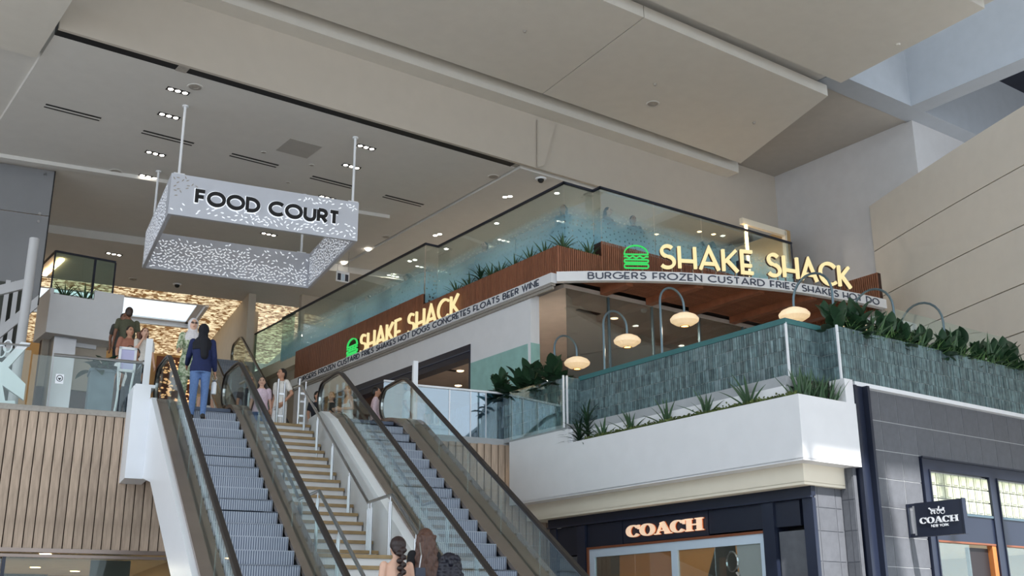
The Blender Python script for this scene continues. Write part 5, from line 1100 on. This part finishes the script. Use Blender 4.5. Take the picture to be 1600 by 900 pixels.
for i in range(20):
    u = 14.95+i*.30; k = ('ficus', 'broad', 'ficus', 'snake')[i % 4]
    rosette(k, 'leafy_shrub', nm[i]+' dark leafy shrub from the corner of the long tiled planter', AB, Vector((u+random.uniform(-.08, .08), VB2+.24, 6.26)), 1.12+random.uniform(-.15, .25), 28, (24, 84), G5, spread=.14)
    rosette('grass', 'fern_tuft', nm[i]+' bright fern tuft from the corner of the long tiled planter', AB, Vector((u+.2, VB2+.12, 6.32)), .85, 22, (12, 78), 'fern tufts in the long tiled planter', spread=.06)
q0 = abz(100, 460, zl); 
for i, u in enumerate((k0.x+.45, k0.x+.95)): rosette('agave', 'agave_plant', ['left agave in the white planter box', 'right agave in the white planter box'][i], AB, Vector((u, k0.y+.4, zl-.08)), 1.35, 12, (40, 82), 'agaves in the white planter box')
rosette('broad', 'potted_plant', 'broad leaved plant overflowing the grey stone planter', MN, Vector((cxp, 22.2, zp-.01)), 1.15, 30, (5, 80), None, spread=.16)
def hedge(name, label, pts, n, s, m):
    mb = MB()
    for _ in range(n):
        a, b = random.choice(list(zip(pts, pts[1:]))); t = random.random(); p = a.lerp(b, t)+Vector((random.uniform(-.06, .06), random.uniform(-.05, .05), abs(random.gauss(0, .035))))
        d = Vector((random.uniform(-1, 1), random.uniform(-1, 1), random.uniform(-.2, 1))).normalized()*s; e = d.cross(Vector((random.random(), random.random(), random.random()))).normalized()*s*.35
        mb.add([p-e*.3, p+d*.5-e, p+d, p+d*.5+e], [(0, 1, 2, 3)])
    solo(name, mb, m, label, 'ground cover', AB, pts[0], kind='stuff')
hedge('ground_cover', 'low mossy ground cover along the white trough', [Vector((UT1+.13, 16.3, 5.10)), Vector((UT1+.13, 11.1, 5.10))], 6000, .05, M['moss'])
hedge('ground_cover', 'low ground cover along the walnut planter', [Vector((US+.12, 24.6, 10.1)), Vector((US+.12, 18.95, 10.1)), Vector((16.25, 18.95, 10.1))], 2600, .05, M['moss'])
hedge('ground_cover', 'low green ground cover along the long tiled planter', [Vector((14.8, VB2+.1, 6.33)), Vector((21.5, VB2+.1, 6.33))], 4200, .07, M['leafg'])
hedge('ground_cover', 'low dark ground cover in the tiled planter beside the balustrade', [Vector((UT1+.12, 18.7, 6.38)), Vector((UT1+.12, 16.8, 6.38))], 1500, .06, M['leaf'])
hedge('ground_cover', 'low ground cover in the white planter box', [Vector((k0.x+.2, k0.y+.25, zl-.04)), Vector((kn.x-.05, k0.y+.25, zl-.04))], 700, .05, M['moss'])

# ================================================================ PEOPLE
TMP = bpy.data.scenes.new('remesh_tmp')
def remesh(mb, voxel, smooth_it=3):
    me = mb.mesh('tmp'); o = bpy.data.objects.new('tmp', me); TMP.collection.objects.link(o)
    r = o.modifiers.new('r', 'REMESH'); r.mode = 'VOXEL'; r.voxel_size = voxel; r.use_smooth_shade = True
    if smooth_it: s = o.modifiers.new('s', 'SMOOTH'); s.factor = .5; s.iterations = smooth_it
    
    with bpy.context.temp_override(scene=TMP, view_layer=TMP.view_layers[0]): dg = bpy.context.evaluated_depsgraph_get()
    dg.update(); ev = o.evaluated_get(dg); out = bpy.data.meshes.new_from_object(ev)
    bpy.data.objects.remove(o); out.materials.clear()
    for p in out.polygons: p.use_smooth = True
    return out
def ell(mb, c, rx, ry, rz, seg=12, rings=8):
    vs = [(c[0], c[1], c[2]-rz)]
    for i in range(1, rings):
        a = -math.pi/2+math.pi*i/rings
        for k in range(seg): q = 2*math.pi*k/seg; vs.append((c[0]+rx*math.cos(a)*math.cos(q), c[1]+ry*math.cos(a)*math.sin(q), c[2]+rz*math.sin(a)))
    vs.append((c[0], c[1], c[2]+rz)); n = len(vs)
    fs = [(0, 1+(k+1) % seg, 1+k) for k in range(seg)] + [(1+i*seg+k, 1+i*seg+(k+1) % seg, 1+(i+1)*seg+(k+1) % seg, 1+(i+1)*seg+k) for i in range(rings-2) for k in range(seg)] + [(n-1, 1+(rings-2)*seg+k, 1+(rings-2)*seg+(k+1) % seg) for k in range(seg)]
    return mb.add(vs, fs)
def cap(mb, a, ra, b, rb):
    a, b = Vector(a), Vector(b); mb.tube([a, b], [ra, rb], 10); ell(mb, a, ra, ra, ra, 10, 6); ell(mb, b, rb, rb, rb, 10, 6)
def loft(mb, rings, seg=16):
    """stack of ellipses (x, y, z, rx, ry)"""
    vs = []
    for x, y, z, rx, ry in rings:
        for k in range(seg): q = 2*math.pi*k/seg; vs.append((x+rx*math.cos(q), y+ry*math.sin(q), z))
    n = len(rings); fs = [(i*seg+k, i*seg+(k+1) % seg, (i+1)*seg+(k+1) % seg, (i+1)*seg+k) for i in range(n-1) for k in range(seg)] + [tuple(range(seg-1, -1, -1)), tuple(range((n-1)*seg, n*seg))]
    return mb.add(vs, fs)
ARM = {'down': ((.245, -.02, 1.13), (.25, .05, .89)), 'rail': ((.26, .10, 1.15), (.26, .33, 1.05)), 'bent': ((.24, -.03, 1.13), (.10, .22, 1.12)), 'pocket': ((.31, -.07, 1.14), (.20, .05, .95)), 'hold': ((.25, -.03, 1.12), (.24, .10, .90)), 'face': ((.22, .14, 1.18), (.08, .16, 1.42)), 'table': ((.24, .14, 1.13), (.12, .36, 1.10)), 'across': ((.20, .10, 1.14), (-.10, .22, 1.16))}
skins = {'l': mat('skin_light', (222, 178, 154), .5, var=.03), 'm': mat('skin_tan', (194, 144, 116), .5, var=.03), 'd': mat('skin_brown', (140, 96, 74), .5, var=.03)}
_cl = {}
def cloth(c, pat=None):
    if (c, pat) not in _cl:
        _cl[(c, pat)] = mat('cloth_%d_%d_%d' % c, c, .85, var=.10, scale=30 if not pat else 22, col2=pat)
        if pat: _cl[(c, pat)].node_tree.nodes['Color Ramp'].color_ramp.elements[0].position = .44; _cl[(c, pat)].node_tree.nodes['Color Ramp'].color_ramp.elements[1].position = .56
    return _cl[(c, pat)]
EYE_M, LIP_M = mat('eye_dark', (36, 26, 22), .2), mat('lips', (176, 100, 92), .5)
def person(label, pos, face, h=1.68, sk='l', top=('tee', (240, 240, 238)), legs=('jeans', (80, 96, 130)), hair=('short', (38, 28, 24)), arms=('down', 'down'), fem=False, seated=False, vox=.013, group=None, pat=None, fr=MN, shoe=(60, 56, 54)):
    """pos is the point under the feet in fr, face the heading in degrees in fr (0 looks along +y)"""
    t = thing('person', label, 'person', fr, pos, group, R(face)); k = h/1.70; sw = .165 if fem else .19
    def lk(name, me, m): return link(name, me, m, t, None, None, k)
    dz = -.45 if seated else 0
    P = lambda x, y, z: (x, y, z+dz)
    b = MB()
    hip, wst, cst, shl = (.17, .155, .15, .155) if fem else (.16, .145, .175, .18), None, None, None
    hr, wr_, cr_, sr = hip
    tor = [(0, 0, .86, hr*.9, .10), (0, 0, .95, hr, .115), (0, .0, 1.07, wr_*.9, .095), (0, .01, 1.25, cr_, .115), (0, 0, 1.37, sr, .085), (0, -.01, 1.43, .09, .065), (0, -.01, 1.47, .055, .055)]
    loft(b, [(x, y, z+dz, a, c) for x, y, z, a, c in tor])
    cap(b, P(0, -.01, 1.42), .052, P(0, .01, 1.53), .05)
    ell(b, P(0, .012, 1.595), .075, .093, .112); ell(b, P(0, .03, 1.535), .055, .06, .05)
    cap(b, P(0, .098, 1.605), .012, P(0, .115, 1.572), .016)
    for s in (-1, 1): ell(b, P(s*.077, .0, 1.585), .012, .022, .032, 8, 6)
    arms_ = []
    for s, ps in ((-1, arms[0]), (1, arms[1])):
        e, w = ARM[ps]; S_ = Vector(P(s*sw, 0, 1.385)); E_ = Vector(P(s*e[0]*(sw/.19), e[1], e[2])); W_2 = Vector(P(s*w[0], w[1], w[2])); arms_.append((S_, E_, W_2))
        cap(b, S_, .050, E_, .038); cap(b, E_, .037, W_2, .026)
        d = (W_2-E_).normalized(); side = d.cross(Vector((s, 0, 0))); side = side.normalized() if side.length > .05 else Vector((0, 1, 0)); pn = W_2+d*.085
        cap(b, W_2+d*.02, .026, W_2+d*.05, .030); cap(b, W_2+d*.05-side*.02, .02, W_2+d*.08-side*.02, .017); cap(b, W_2+d*.05+side*.02, .02, W_2+d*.08+side*.02, .017)
        nrm = d.cross(side).normalized()*(-s)
        for j, (o_, l_) in enumerate(((-.033, .062), (-.011, .074), (.011, .070), (.033, .054))):
            r0 = pn+side*o_; r1 = r0+d*l_*.55+nrm*.006; r2 = r1+d*l_*.4+nrm*.022; cap(b, r0-d*.01, .0095, r1, .009); cap(b, r1, .009, r2, .0075)
        th = W_2+d*.035+side*.028; cap(b, th, .012, th+d*.035+side*.03+nrm*.01, .0105); cap(b, th+d*.035+side*.03+nrm*.01, .0105, th+d*.062+side*.032+nrm*.02, .009)
    lg = []
    for s in (-1, 1):
        H = Vector(P(s*.088, 0, .90))
        if seated: K, A_, T_ = Vector((s*.10, .42, .47)), Vector((s*.10, .40, .08)), Vector((s*.11, .55, .04))
        else: K, A_, T_ = Vector((s*.095, .03*s+.02, .49)), Vector((s*.10, -.05*s-.01, .085)), Vector((s*.115, -.05*s+.14, .035))
        lg.append((H, K, A_)); cap(b, H, .085, K, .055); cap(b, K, .052, A_, .036); cap(b, A_-Vector((0, .02, .03)), .04, T_, .032)
    lk('body', remesh(b, vox), skins[sk])
    kind, col = top
    if kind:
        c = MB(); g = .016; zt = {'tee': .86, 'long': .84, 'sleeveless': .95, 'dress': .5, 'tunic': .62}[kind]; nk = 1.36 if kind in ('sleeveless',) else 1.445
        rg = []
        if kind in ('dress', 'tunic') and not seated: rg += [(0, 0, zt, hr*1.35, .17), (0, 0, .80, hr*1.15, .14)]
        elif not seated: rg += [(0, 0, zt, hr+.02, .13)]
        else: rg += [(0, 0, .86, hr+.02, .125)]
        rg += [(x, y, z, a+g, d_+g) for x, y, z, a, d_ in tor if z >= .95 and z <= nk]
        if nk > 1.4: rg[-1] = (0, -.01, 1.435, .085, .07)
        loft(c, [(x, y, z+dz, a, d_) for x, y, z, a, d_ in rg])
        for S_, E_, W_2 in arms_:
            if kind in ('tee', 'dress'): cap(c, S_, .066, S_.lerp(E_, .62), .06)
            elif kind in ('long', 'tunic'): cap(c, S_, .068, E_, .056); cap(c, E_, .056, E_.lerp(W_2, .92), .045)
            else: cap(c, S_*.92+Vector((0, 0, S_.z*.08)), .03, (S_.x*.8, .06, S_.z-.12), .025)
        lk('top', remesh(c, vox*1.1, 2), cloth(col, pat))
    kind, col = legs
    if kind:
        c = MB(); loft(c, [(0, 0, .82+dz, hr+.005, .12), (0, 0, .97+dz, hr+.012, .125), (0, 0, 1.0+dz, hr+.0, .115)]) if not seated else loft(c, [(0, 0, .38, hr+.01, .13), (0, 0, .54, hr+.012, .125)])
        for H, K, A_ in lg:
            if kind == 'shorts': cap(c, H, .10, H.lerp(K, .92), .085)
            elif kind == 'skirt': pass
            else: cap(c, H, .098, K, .07); cap(c, K, .07, A_, .062 if kind == 'wide' else .05)
        if kind == 'skirt': loft(c, [(0, .02, .42+dz, hr*1.3, .2), (0, 0, .9+dz, hr+.02, .13)])
        lk('bottoms', remesh(c, vox*1.1, 2), cloth(col, pat if kind == 'wide' else None))
    c = MB()
    for H, K, A_ in lg:
        f_ = Vector((0, 1, 0)); cap(c, A_-Vector((0, .03, .04)), .046, A_+f_*.15-Vector((0, 0, .05)), .037)
    lk('shoes', remesh(c, vox*1.1, 1), cloth(shoe))
    kind, col = hair; c = MB(); fine = vox
    Hc = P(0, -.012, 1.612)
    if kind in ('short', 'long', 'bun', 'braid', 'curly', 'wavy', 'tail'):
        ell(c, P(0, -.018, 1.622), .086, .096, .104); ell(c, P(0, -.05, 1.57), .075, .06, .08)
    if kind in ('long', 'wavy', 'curly'):
        n = 9 if kind == 'long' else 17; L = {'long': .38, 'wavy': .62, 'curly': .26}[kind]
        for i in range(n):
            a = math.pi + math.pi*(i+.5)/n; x0, y0 = (.09 if kind == 'wavy' else .078)*math.cos(a), .085*math.sin(a)-.015; z = 1.62; w = .021 if kind == 'wavy' else .026 if kind != 'curly' else .036; sp = 1.15 if kind == 'long' else 1.75
            for j in range(7):
                f0, f1 = j/7, (j+1)/7; wv = lambda f: (.018*math.sin(f*22+i) if kind != 'long' else 0)
                q = lambda f: P(x0*(1+(sp-1)*f)+wv(f), y0*(1+.25*f)-.02*f+wv(f+.1)*.5, z-L*f)
                cap(c, q(f0), w, q(f1), w*.92 if j < 6 else w*.5)
        if kind == 'curly':
            for i in range(40): a, e = random.uniform(0, 6.28), random.uniform(-.3, 1.4); ell(c, P(.1*math.cos(a)*math.cos(e), -.03+.1*math.sin(a)*math.cos(e)-.02, 1.60+.11*math.sin(e)), .03, .03, .03, 7, 5)
    if kind == 'bun': ell(c, P(0, -.1, 1.66), .045, .045, .045)
    if kind == 'tail':
        for j in range(5): cap(c, P(0, -.10-.012*j, 1.60-.06*j), .032-.003*j, P(0, -.112-.012*j, 1.54-.06*j), .03-.003*j)
    if kind == 'braid':
        for j in range(10): ell(c, P(.022*(-1)**j, -.105-.004*j, 1.555-.042*j), .042-.0018*j, .034, .034, 9, 6)
    if kind == 'hijab':
        ell(c, P(0, -.018, 1.61), .098, .106, .122); cap(c, P(0, -.03, 1.53), .085, P(0, -.02, 1.43), .10); loft(c, [(0, .0, 1.24+dz, .17, .14), (0, -.01, 1.36+dz, .19, .12), (0, -.02, 1.46+dz, .11, .10)])
        cap(c, P(.03, -.10, 1.40), .09, P(.05, -.10, 1.12), .07)
    hm = remesh(c, .010 if kind in ('wavy', 'braid', 'curly') else vox, 1 if kind in ('wavy', 'braid', 'curly') else 2)
    hk = 1.14 if kind in ('wavy', 'braid', 'curly') else 1.0
    ho = lk('hair' if kind != 'hijab' else 'headscarf', hm, cloth(col) if kind == 'hijab' else mat('hair_%d' % len(bpy.data.materials), col, .45, var=.35, scale=14, stretch=(6, 6, .8))); ho.scale = (k*hk, k*hk, k)
    if kind == 'hijab':
        f_ = MB(); ell(f_, P(0, .055, 1.59), .058, .052, .078); lk('face', remesh(f_, vox*.8), skins[sk])
    fy = .103 if kind != 'hijab' else .106
    e_ = MB(); [ell(e_, P(s*.032, fy-.006, 1.607), .014, .006, .006, 8, 5) for s in (-1, 1)]; [e_.box(s*.034-.018, s*.034+.018, fy-.014, fy-.002, 1.627+dz, 1.634+dz) for s in (-1, 1)]
    lk('eyes', e_.mesh('eyes'), EYE_M); l_ = MB(); ell(l_, P(0, fy-.014, 1.543), .024, .008, .007, 8, 5); lk('mouth', l_.mesh('mouth'), LIP_M)
    t['k'] = k; return t
def stand(px, py, h, z=ZF): q = mnz(px, py, z+h); return Vector((q.x, q.y, z))
def toward(deg): return deg
# on the left escalator
stz = lambda m: (math.ceil(((m-MB0+.35)*TAN)/.205)*.205)
p = Vector((3.08, 19.25, 0)); p.z = min(ZF, .2+.205*math.floor(((p.y-MB0+.33)*TAN-.2)/.205)); P_NAVY = p
person('woman in navy top, black headscarf and jeans holding a bottle on the left escalator', p, -12, 1.66, 'm', ('long', (27, 38, 80)), ('jeans', (96, 124, 172)), ('hijab', (20, 22, 30)), ('rail', 'hold'), True, vox=.010)
p2_ = Vector((3.12, 20.75, ZF))
person('woman in pale floral outfit, white headscarf and dark glasses at the escalator head', p2_, 180, 1.78, 'l', ('tunic', (206, 212, 186)), ('wide', (206, 212, 186)), ('hijab', (214, 210, 212)), ('bent', 'rail'), True, vox=.010, pat=(110, 130, 96))
g_ = thing('sunglasses', 'dark glasses on the woman with the white headscarf', 'glasses', MN, p2_+Vector((0, 0, 1.66)))
for s in (-1, 1): part('lens', MB().lathe((p2_.x+s*.035, p2_.y-.128, p2_.z+1.675), [(0, -.0), (.025, 0), (.026, .008), (0, .008)], 10), M['letterk'], g_)
part('bridge', B(p2_.x-.065, p2_.x+.065, p2_.y-.125, p2_.y-.118, p2_.z+1.685, p2_.z+1.692), M['letterk'], g_)
bq = P_NAVY+Vector((.27, .12, .70)); bt = thing('water_bottle', 'white water bottle with carry loop held by the woman in navy', 'bottle', MN, bq-Vector((0, 0, .22)))
part('body', MB().lathe(bq-Vector((0, 0, .22)), [(0, 0), (.042, 0), (.045, .02), (.045, .19), (.03, .215), (.0, .215)], 14), M['white'], bt, True); part('lid', MB().lathe(bq-Vector((0, 0, .005)), [(.0, 0), (.03, 0), (.03, .025), (0, .03)], 12), M['letterd'], bt)
part('loop', MB().tube([(bq.x+.04*math.cos(a), bq.y, bq.z+.06+.04*math.sin(a)) for a in [R(x) for x in range(-90, 271, 30)]], .006, 6), M['wallg'], bt)
# upper floor
person('man in white t-shirt and white shorts walking at the head of the stairs', stand(441, 577, 1.80), 110, 1.80, 'm', ('tee', (238, 234, 228)), ('shorts', (236, 236, 236)), ('short', (34, 26, 22)), ('pocket', 'down'), vox=.011)
person('woman in pale pink t-shirt with long dark hair left of the man in white', stand(410, 590, 1.64), 165, 1.64, 'l', ('tee', (226, 204, 218)), ('jeans', (70, 92, 134)), ('long', (26, 20, 20)), ('down', 'down'), True, vox=.011)
person('person with dark hair mostly hidden behind the woman in pale pink', stand(399, 583, 1.70)+Vector((0, .5, 0)), 180, 1.72, 'm', ('tee', (60, 60, 66)), ('jeans', (50, 56, 70)), ('short', (24, 20, 20)), vox=.014)
person('woman with long black hair and white top just behind the escalator head', stand(322, 605, 1.62), 20, 1.62, 'l', ('sleeveless', (236, 234, 232)), ('jeans', (70, 80, 100)), ('long', (18, 16, 18)), ('down', 'bent'), True, vox=.012)
person('woman in white sleeveless dress looking left beyond the right escalator', stand(545, 603, 1.70), 95, 1.70, 'l', ('sleeveless', (240, 240, 240)), ('skirt', (238, 238, 238)), ('bun', (112, 80, 60)), ('bent', 'bent'), True, vox=.011)
person('shorter woman with brown hair next to the woman in the white dress', stand(518, 613, 1.60), 150, 1.60, 'l', ('tee', (66, 60, 58)), ('jeans', (60, 66, 84)), ('tail', (128, 92, 66)), ('bent', 'down'), True, vox=.012)
person('person in pale pink shirt behind the head of the right escalator', stand(588, 606, 1.74), 250, 1.74, 'm', ('long', (232, 206, 212)), ('jeans', (60, 60, 70)), ('short', (30, 24, 22)), vox=.013)
person('dark clothed person left of the right escalator head', stand(497, 612, 1.68), 200, 1.68, 'm', ('tee', (40, 42, 50)), ('jeans', (40, 44, 54)), ('short', (22, 20, 20)), vox=.014)
tq = mnz(353, 546, 10.47+1.66)
person('woman with long dark hair at the top of the far escalator', Vector((min(tq.x, 6.7), tq.y, 10.47)), 10, 1.66, 'l', ('tee', (60, 50, 50)), ('jeans', (44, 46, 56)), ('long', (20, 18, 18)), vox=.015, fem=True)
# queue on the raised steps at the left
struct('floor_raised_steps', MB().box(1.95, 3.0, 24.4, 27, ZF-.01, 6.35).box(1.95, 3.0, 25.4, 27, 6.35, 6.95), M['dark'], MN, label='raised dark steps behind the sign stand')
def on_m(px, py, h, m, z): return Vector((onm(px, 600, m).x if 0 else onm(px, py, m).x, m, z))
person('bald man in olive shirt seen from behind in the raised queue', on_m(201, 492, 1.8, 25.8, 6.96), 10, 1.80, 'd', ('tee', (84, 84, 66)), ('jeans', (50, 54, 60)), ('short', (60, 44, 36)), vox=.013)
person('man half hidden by the white planter box in the raised queue', on_m(195, 490, 1.75, 26.4, 6.96), 190, 1.82, 'd', ('tee', (70, 70, 66)), ('jeans', (50, 54, 60)), ('short', (36, 28, 24)), vox=.015)
person('man in rust coloured shirt in the raised queue', on_m(203, 520, 1.7, 24.8, 6.36), 200, 1.70, 'm', ('tee', (166, 112, 92)), ('jeans', (60, 60, 70)), ('short', (40, 30, 26)), vox=.013)
person('woman with long auburn hair and white top in the raised queue', on_m(227, 516, 1.7, 24.8, 6.36), 190, 1.70, 'l', ('tee', (220, 214, 206)), ('jeans', (40, 40, 48)), ('long', (92, 50, 38)), ('down', 'face'), True, vox=.013)
person('man in white t-shirt standing behind the white sign stand', Vector((onm(200, 580, 23.3).x, 23.3, ZF)), 170, 1.76, 'm', ('tee', (236, 236, 236)), ('jeans', (60, 66, 80)), ('short', (30, 26, 24)), vox=.012)
person('person in black t-shirt and cap standing close to the left rail', Vector((onm(208, 600, 22.5).x, 22.5, ZF)), 160, 1.52, 'm', ('tee', (34, 36, 46)), ('jeans', (50, 60, 84)), ('short', (22, 24, 34)), vox=.012)
# three women at the bottom of the stairs
def stair_z(m): return .1656*(math.floor((m-11.0+.02)/.275)+1)
for (px, py, m, h, kw, lb) in ((621, 841, 12.5, 1.56, dict(sk='l', top=('sleeveless', (30, 28, 32)), hair=('braid', (44, 28, 26)), legs=('jeans', (60, 66, 84))), 'woman with a thick dark braid and bare shoulders at the foot of the stairs'),
        (664, 828, 12.85, 1.66, dict(sk='l', top=('tee', (24, 24, 28)), hair=('wavy', (84, 56, 44)), legs=('jeans', (50, 54, 66))), 'woman with very long wavy brown hair and black top at the foot of the stairs'),
        (700, 868, 12.1, 1.60, dict(sk='m', top=('tee', (22, 24, 40)), hair=('curly', (18, 18, 34)), legs=('jeans', (40, 44, 60))), 'woman with short curly black hair lowest on the stairs')):
    q = onm(px, py, m); z = q.z-h; print('STAIR', px, q, z, stair_z(m)); hz = q.z-stair_z(m)
    person(lb, Vector((q.x, m, stair_z(m))), 5, hz, fem=True, vox=.010, **kw)
q = onm(653, 885, 12.62); sb = solo('shoulder_bag', MB().hexa([(q.x-.09, 12.5, q.z-.26), (q.x+.07, 12.5, q.z-.26), (q.x+.07, 12.58, q.z-.26), (q.x-.09, 12.58, q.z-.26)], [(q.x-.06, 12.51, q.z-.02), (q.x+.05, 12.51, q.z-.02), (q.x+.05, 12.57, q.z-.02), (q.x-.06, 12.57, q.z-.02)]), M['letterd'], 'dark shoulder bag of the woman with long wavy hair', 'bag', MN, (q.x, 12.54, q.z-.26))
link('strap', MB().tube([(q.x-.02, 12.52, q.z-.03), (q.x-.005, 12.5, q.z+.12), (q.x+.01, 12.6, q.z+.27)], .008, 6).mesh('strap', ORG[sb.name]), M['steel'], sb)
# guests seated on the upper level
GS = 'guests on the upper dining level'
ZU = 10.46
def stool(q, lb):
    t = thing('bar_stool', lb, 'stool', AB, q, 'stools on the upper dining level'); part('seat', MB().lathe(q, [(0, .42), (.18, .42), (.18, .45), (0, .46)], 14), M['letterk'], t); part('leg', MB().tube([q+Vector((0, 0, .02)), q+Vector((0, 0, .42))], .025, 8), M['navyflat'], t); part('base', MB().lathe(q, [(0, 0), (.2, 0), (.19, .02), (0, .03)], 14), M['navyflat'], t)
for px, py, fc, col, hr_, sk, lb in ((880, 320, 120, (92, 96, 104), ('long', (40, 36, 40)), 'm', 'guest with long hair behind the corner glass of the upper level'), (912, 342, 170, (40, 44, 60), ('short', (30, 30, 40)), 'm', 'guest in dark clothes just right of the glass corner'), (950, 324, 200, (150, 120, 120), ('long', (30, 30, 40)), 'l', 'guest with dark hair behind the first terrace side pane'), (989, 337, 160, (30, 36, 60), ('tail', (24, 24, 36)), 'm', 'guest in navy behind the middle of the terrace side glass'), (575, 462, 90, (196, 190, 186), ('short', (36, 34, 36)), 'l', 'guest in pale shirt farthest along the long glass'), (636, 428, 100, (60, 66, 80), ('curly', (26, 26, 34)), 'm', 'guest with curly hair behind the long glass near its jog'), (757, 378, 110, (206, 190, 190), ('short', (44, 40, 42)), 'l', 'guest in pale top above the bushy yucca')):
    q = abz(px, py, ZU+1.25); q.z = ZU
    person(lb, q, fc, 1.68, sk, ('tee', col), ('jeans', (44, 48, 60)), hr_, ('table', 'bent'), True, True, .016, GS, fr=AB); stool(q, 'round stool under the '+lb.split(' behind')[0].split(' just')[0].split(' above')[0].split(' farthest')[0])
for i, (px, py) in enumerate(((1098, 377), (1114, 377), (1143, 381))):
    q = abz(px, py, ZU+1.05); c = thing('dining_booth', ['rounded booth back behind the letter H of the canopy name', 'rounded booth back behind the letter A of the canopy name', 'dark booth back beside the warm light strip'][i], 'booth', AB, Vector((q.x, q.y, ZU)), 'booths on the upper dining level')
    part('back', MB().prism([(q.x-.15+.3*(k_/8), q.y, ZU+.45+.6*math.sin(math.pi*(.12+.76*k_/8))**.5) for k_ in range(9)]+[(q.x+.15, q.y, ZU+.1), (q.x-.15, q.y, ZU+.1)], (0, .12, 0)), M['navyflat'] if i < 2 else M['dark'], c)
    part('seat', B(q.x-.15, q.x+.15, q.y-.45, q.y, ZU+.32, ZU+.46), M['navyflat'], c); part('plinth', B(q.x-.14, q.x+.14, q.y-.4, q.y+.1, ZU, ZU+.32), M['dark'], c)

bpy.data.scenes.remove(TMP)
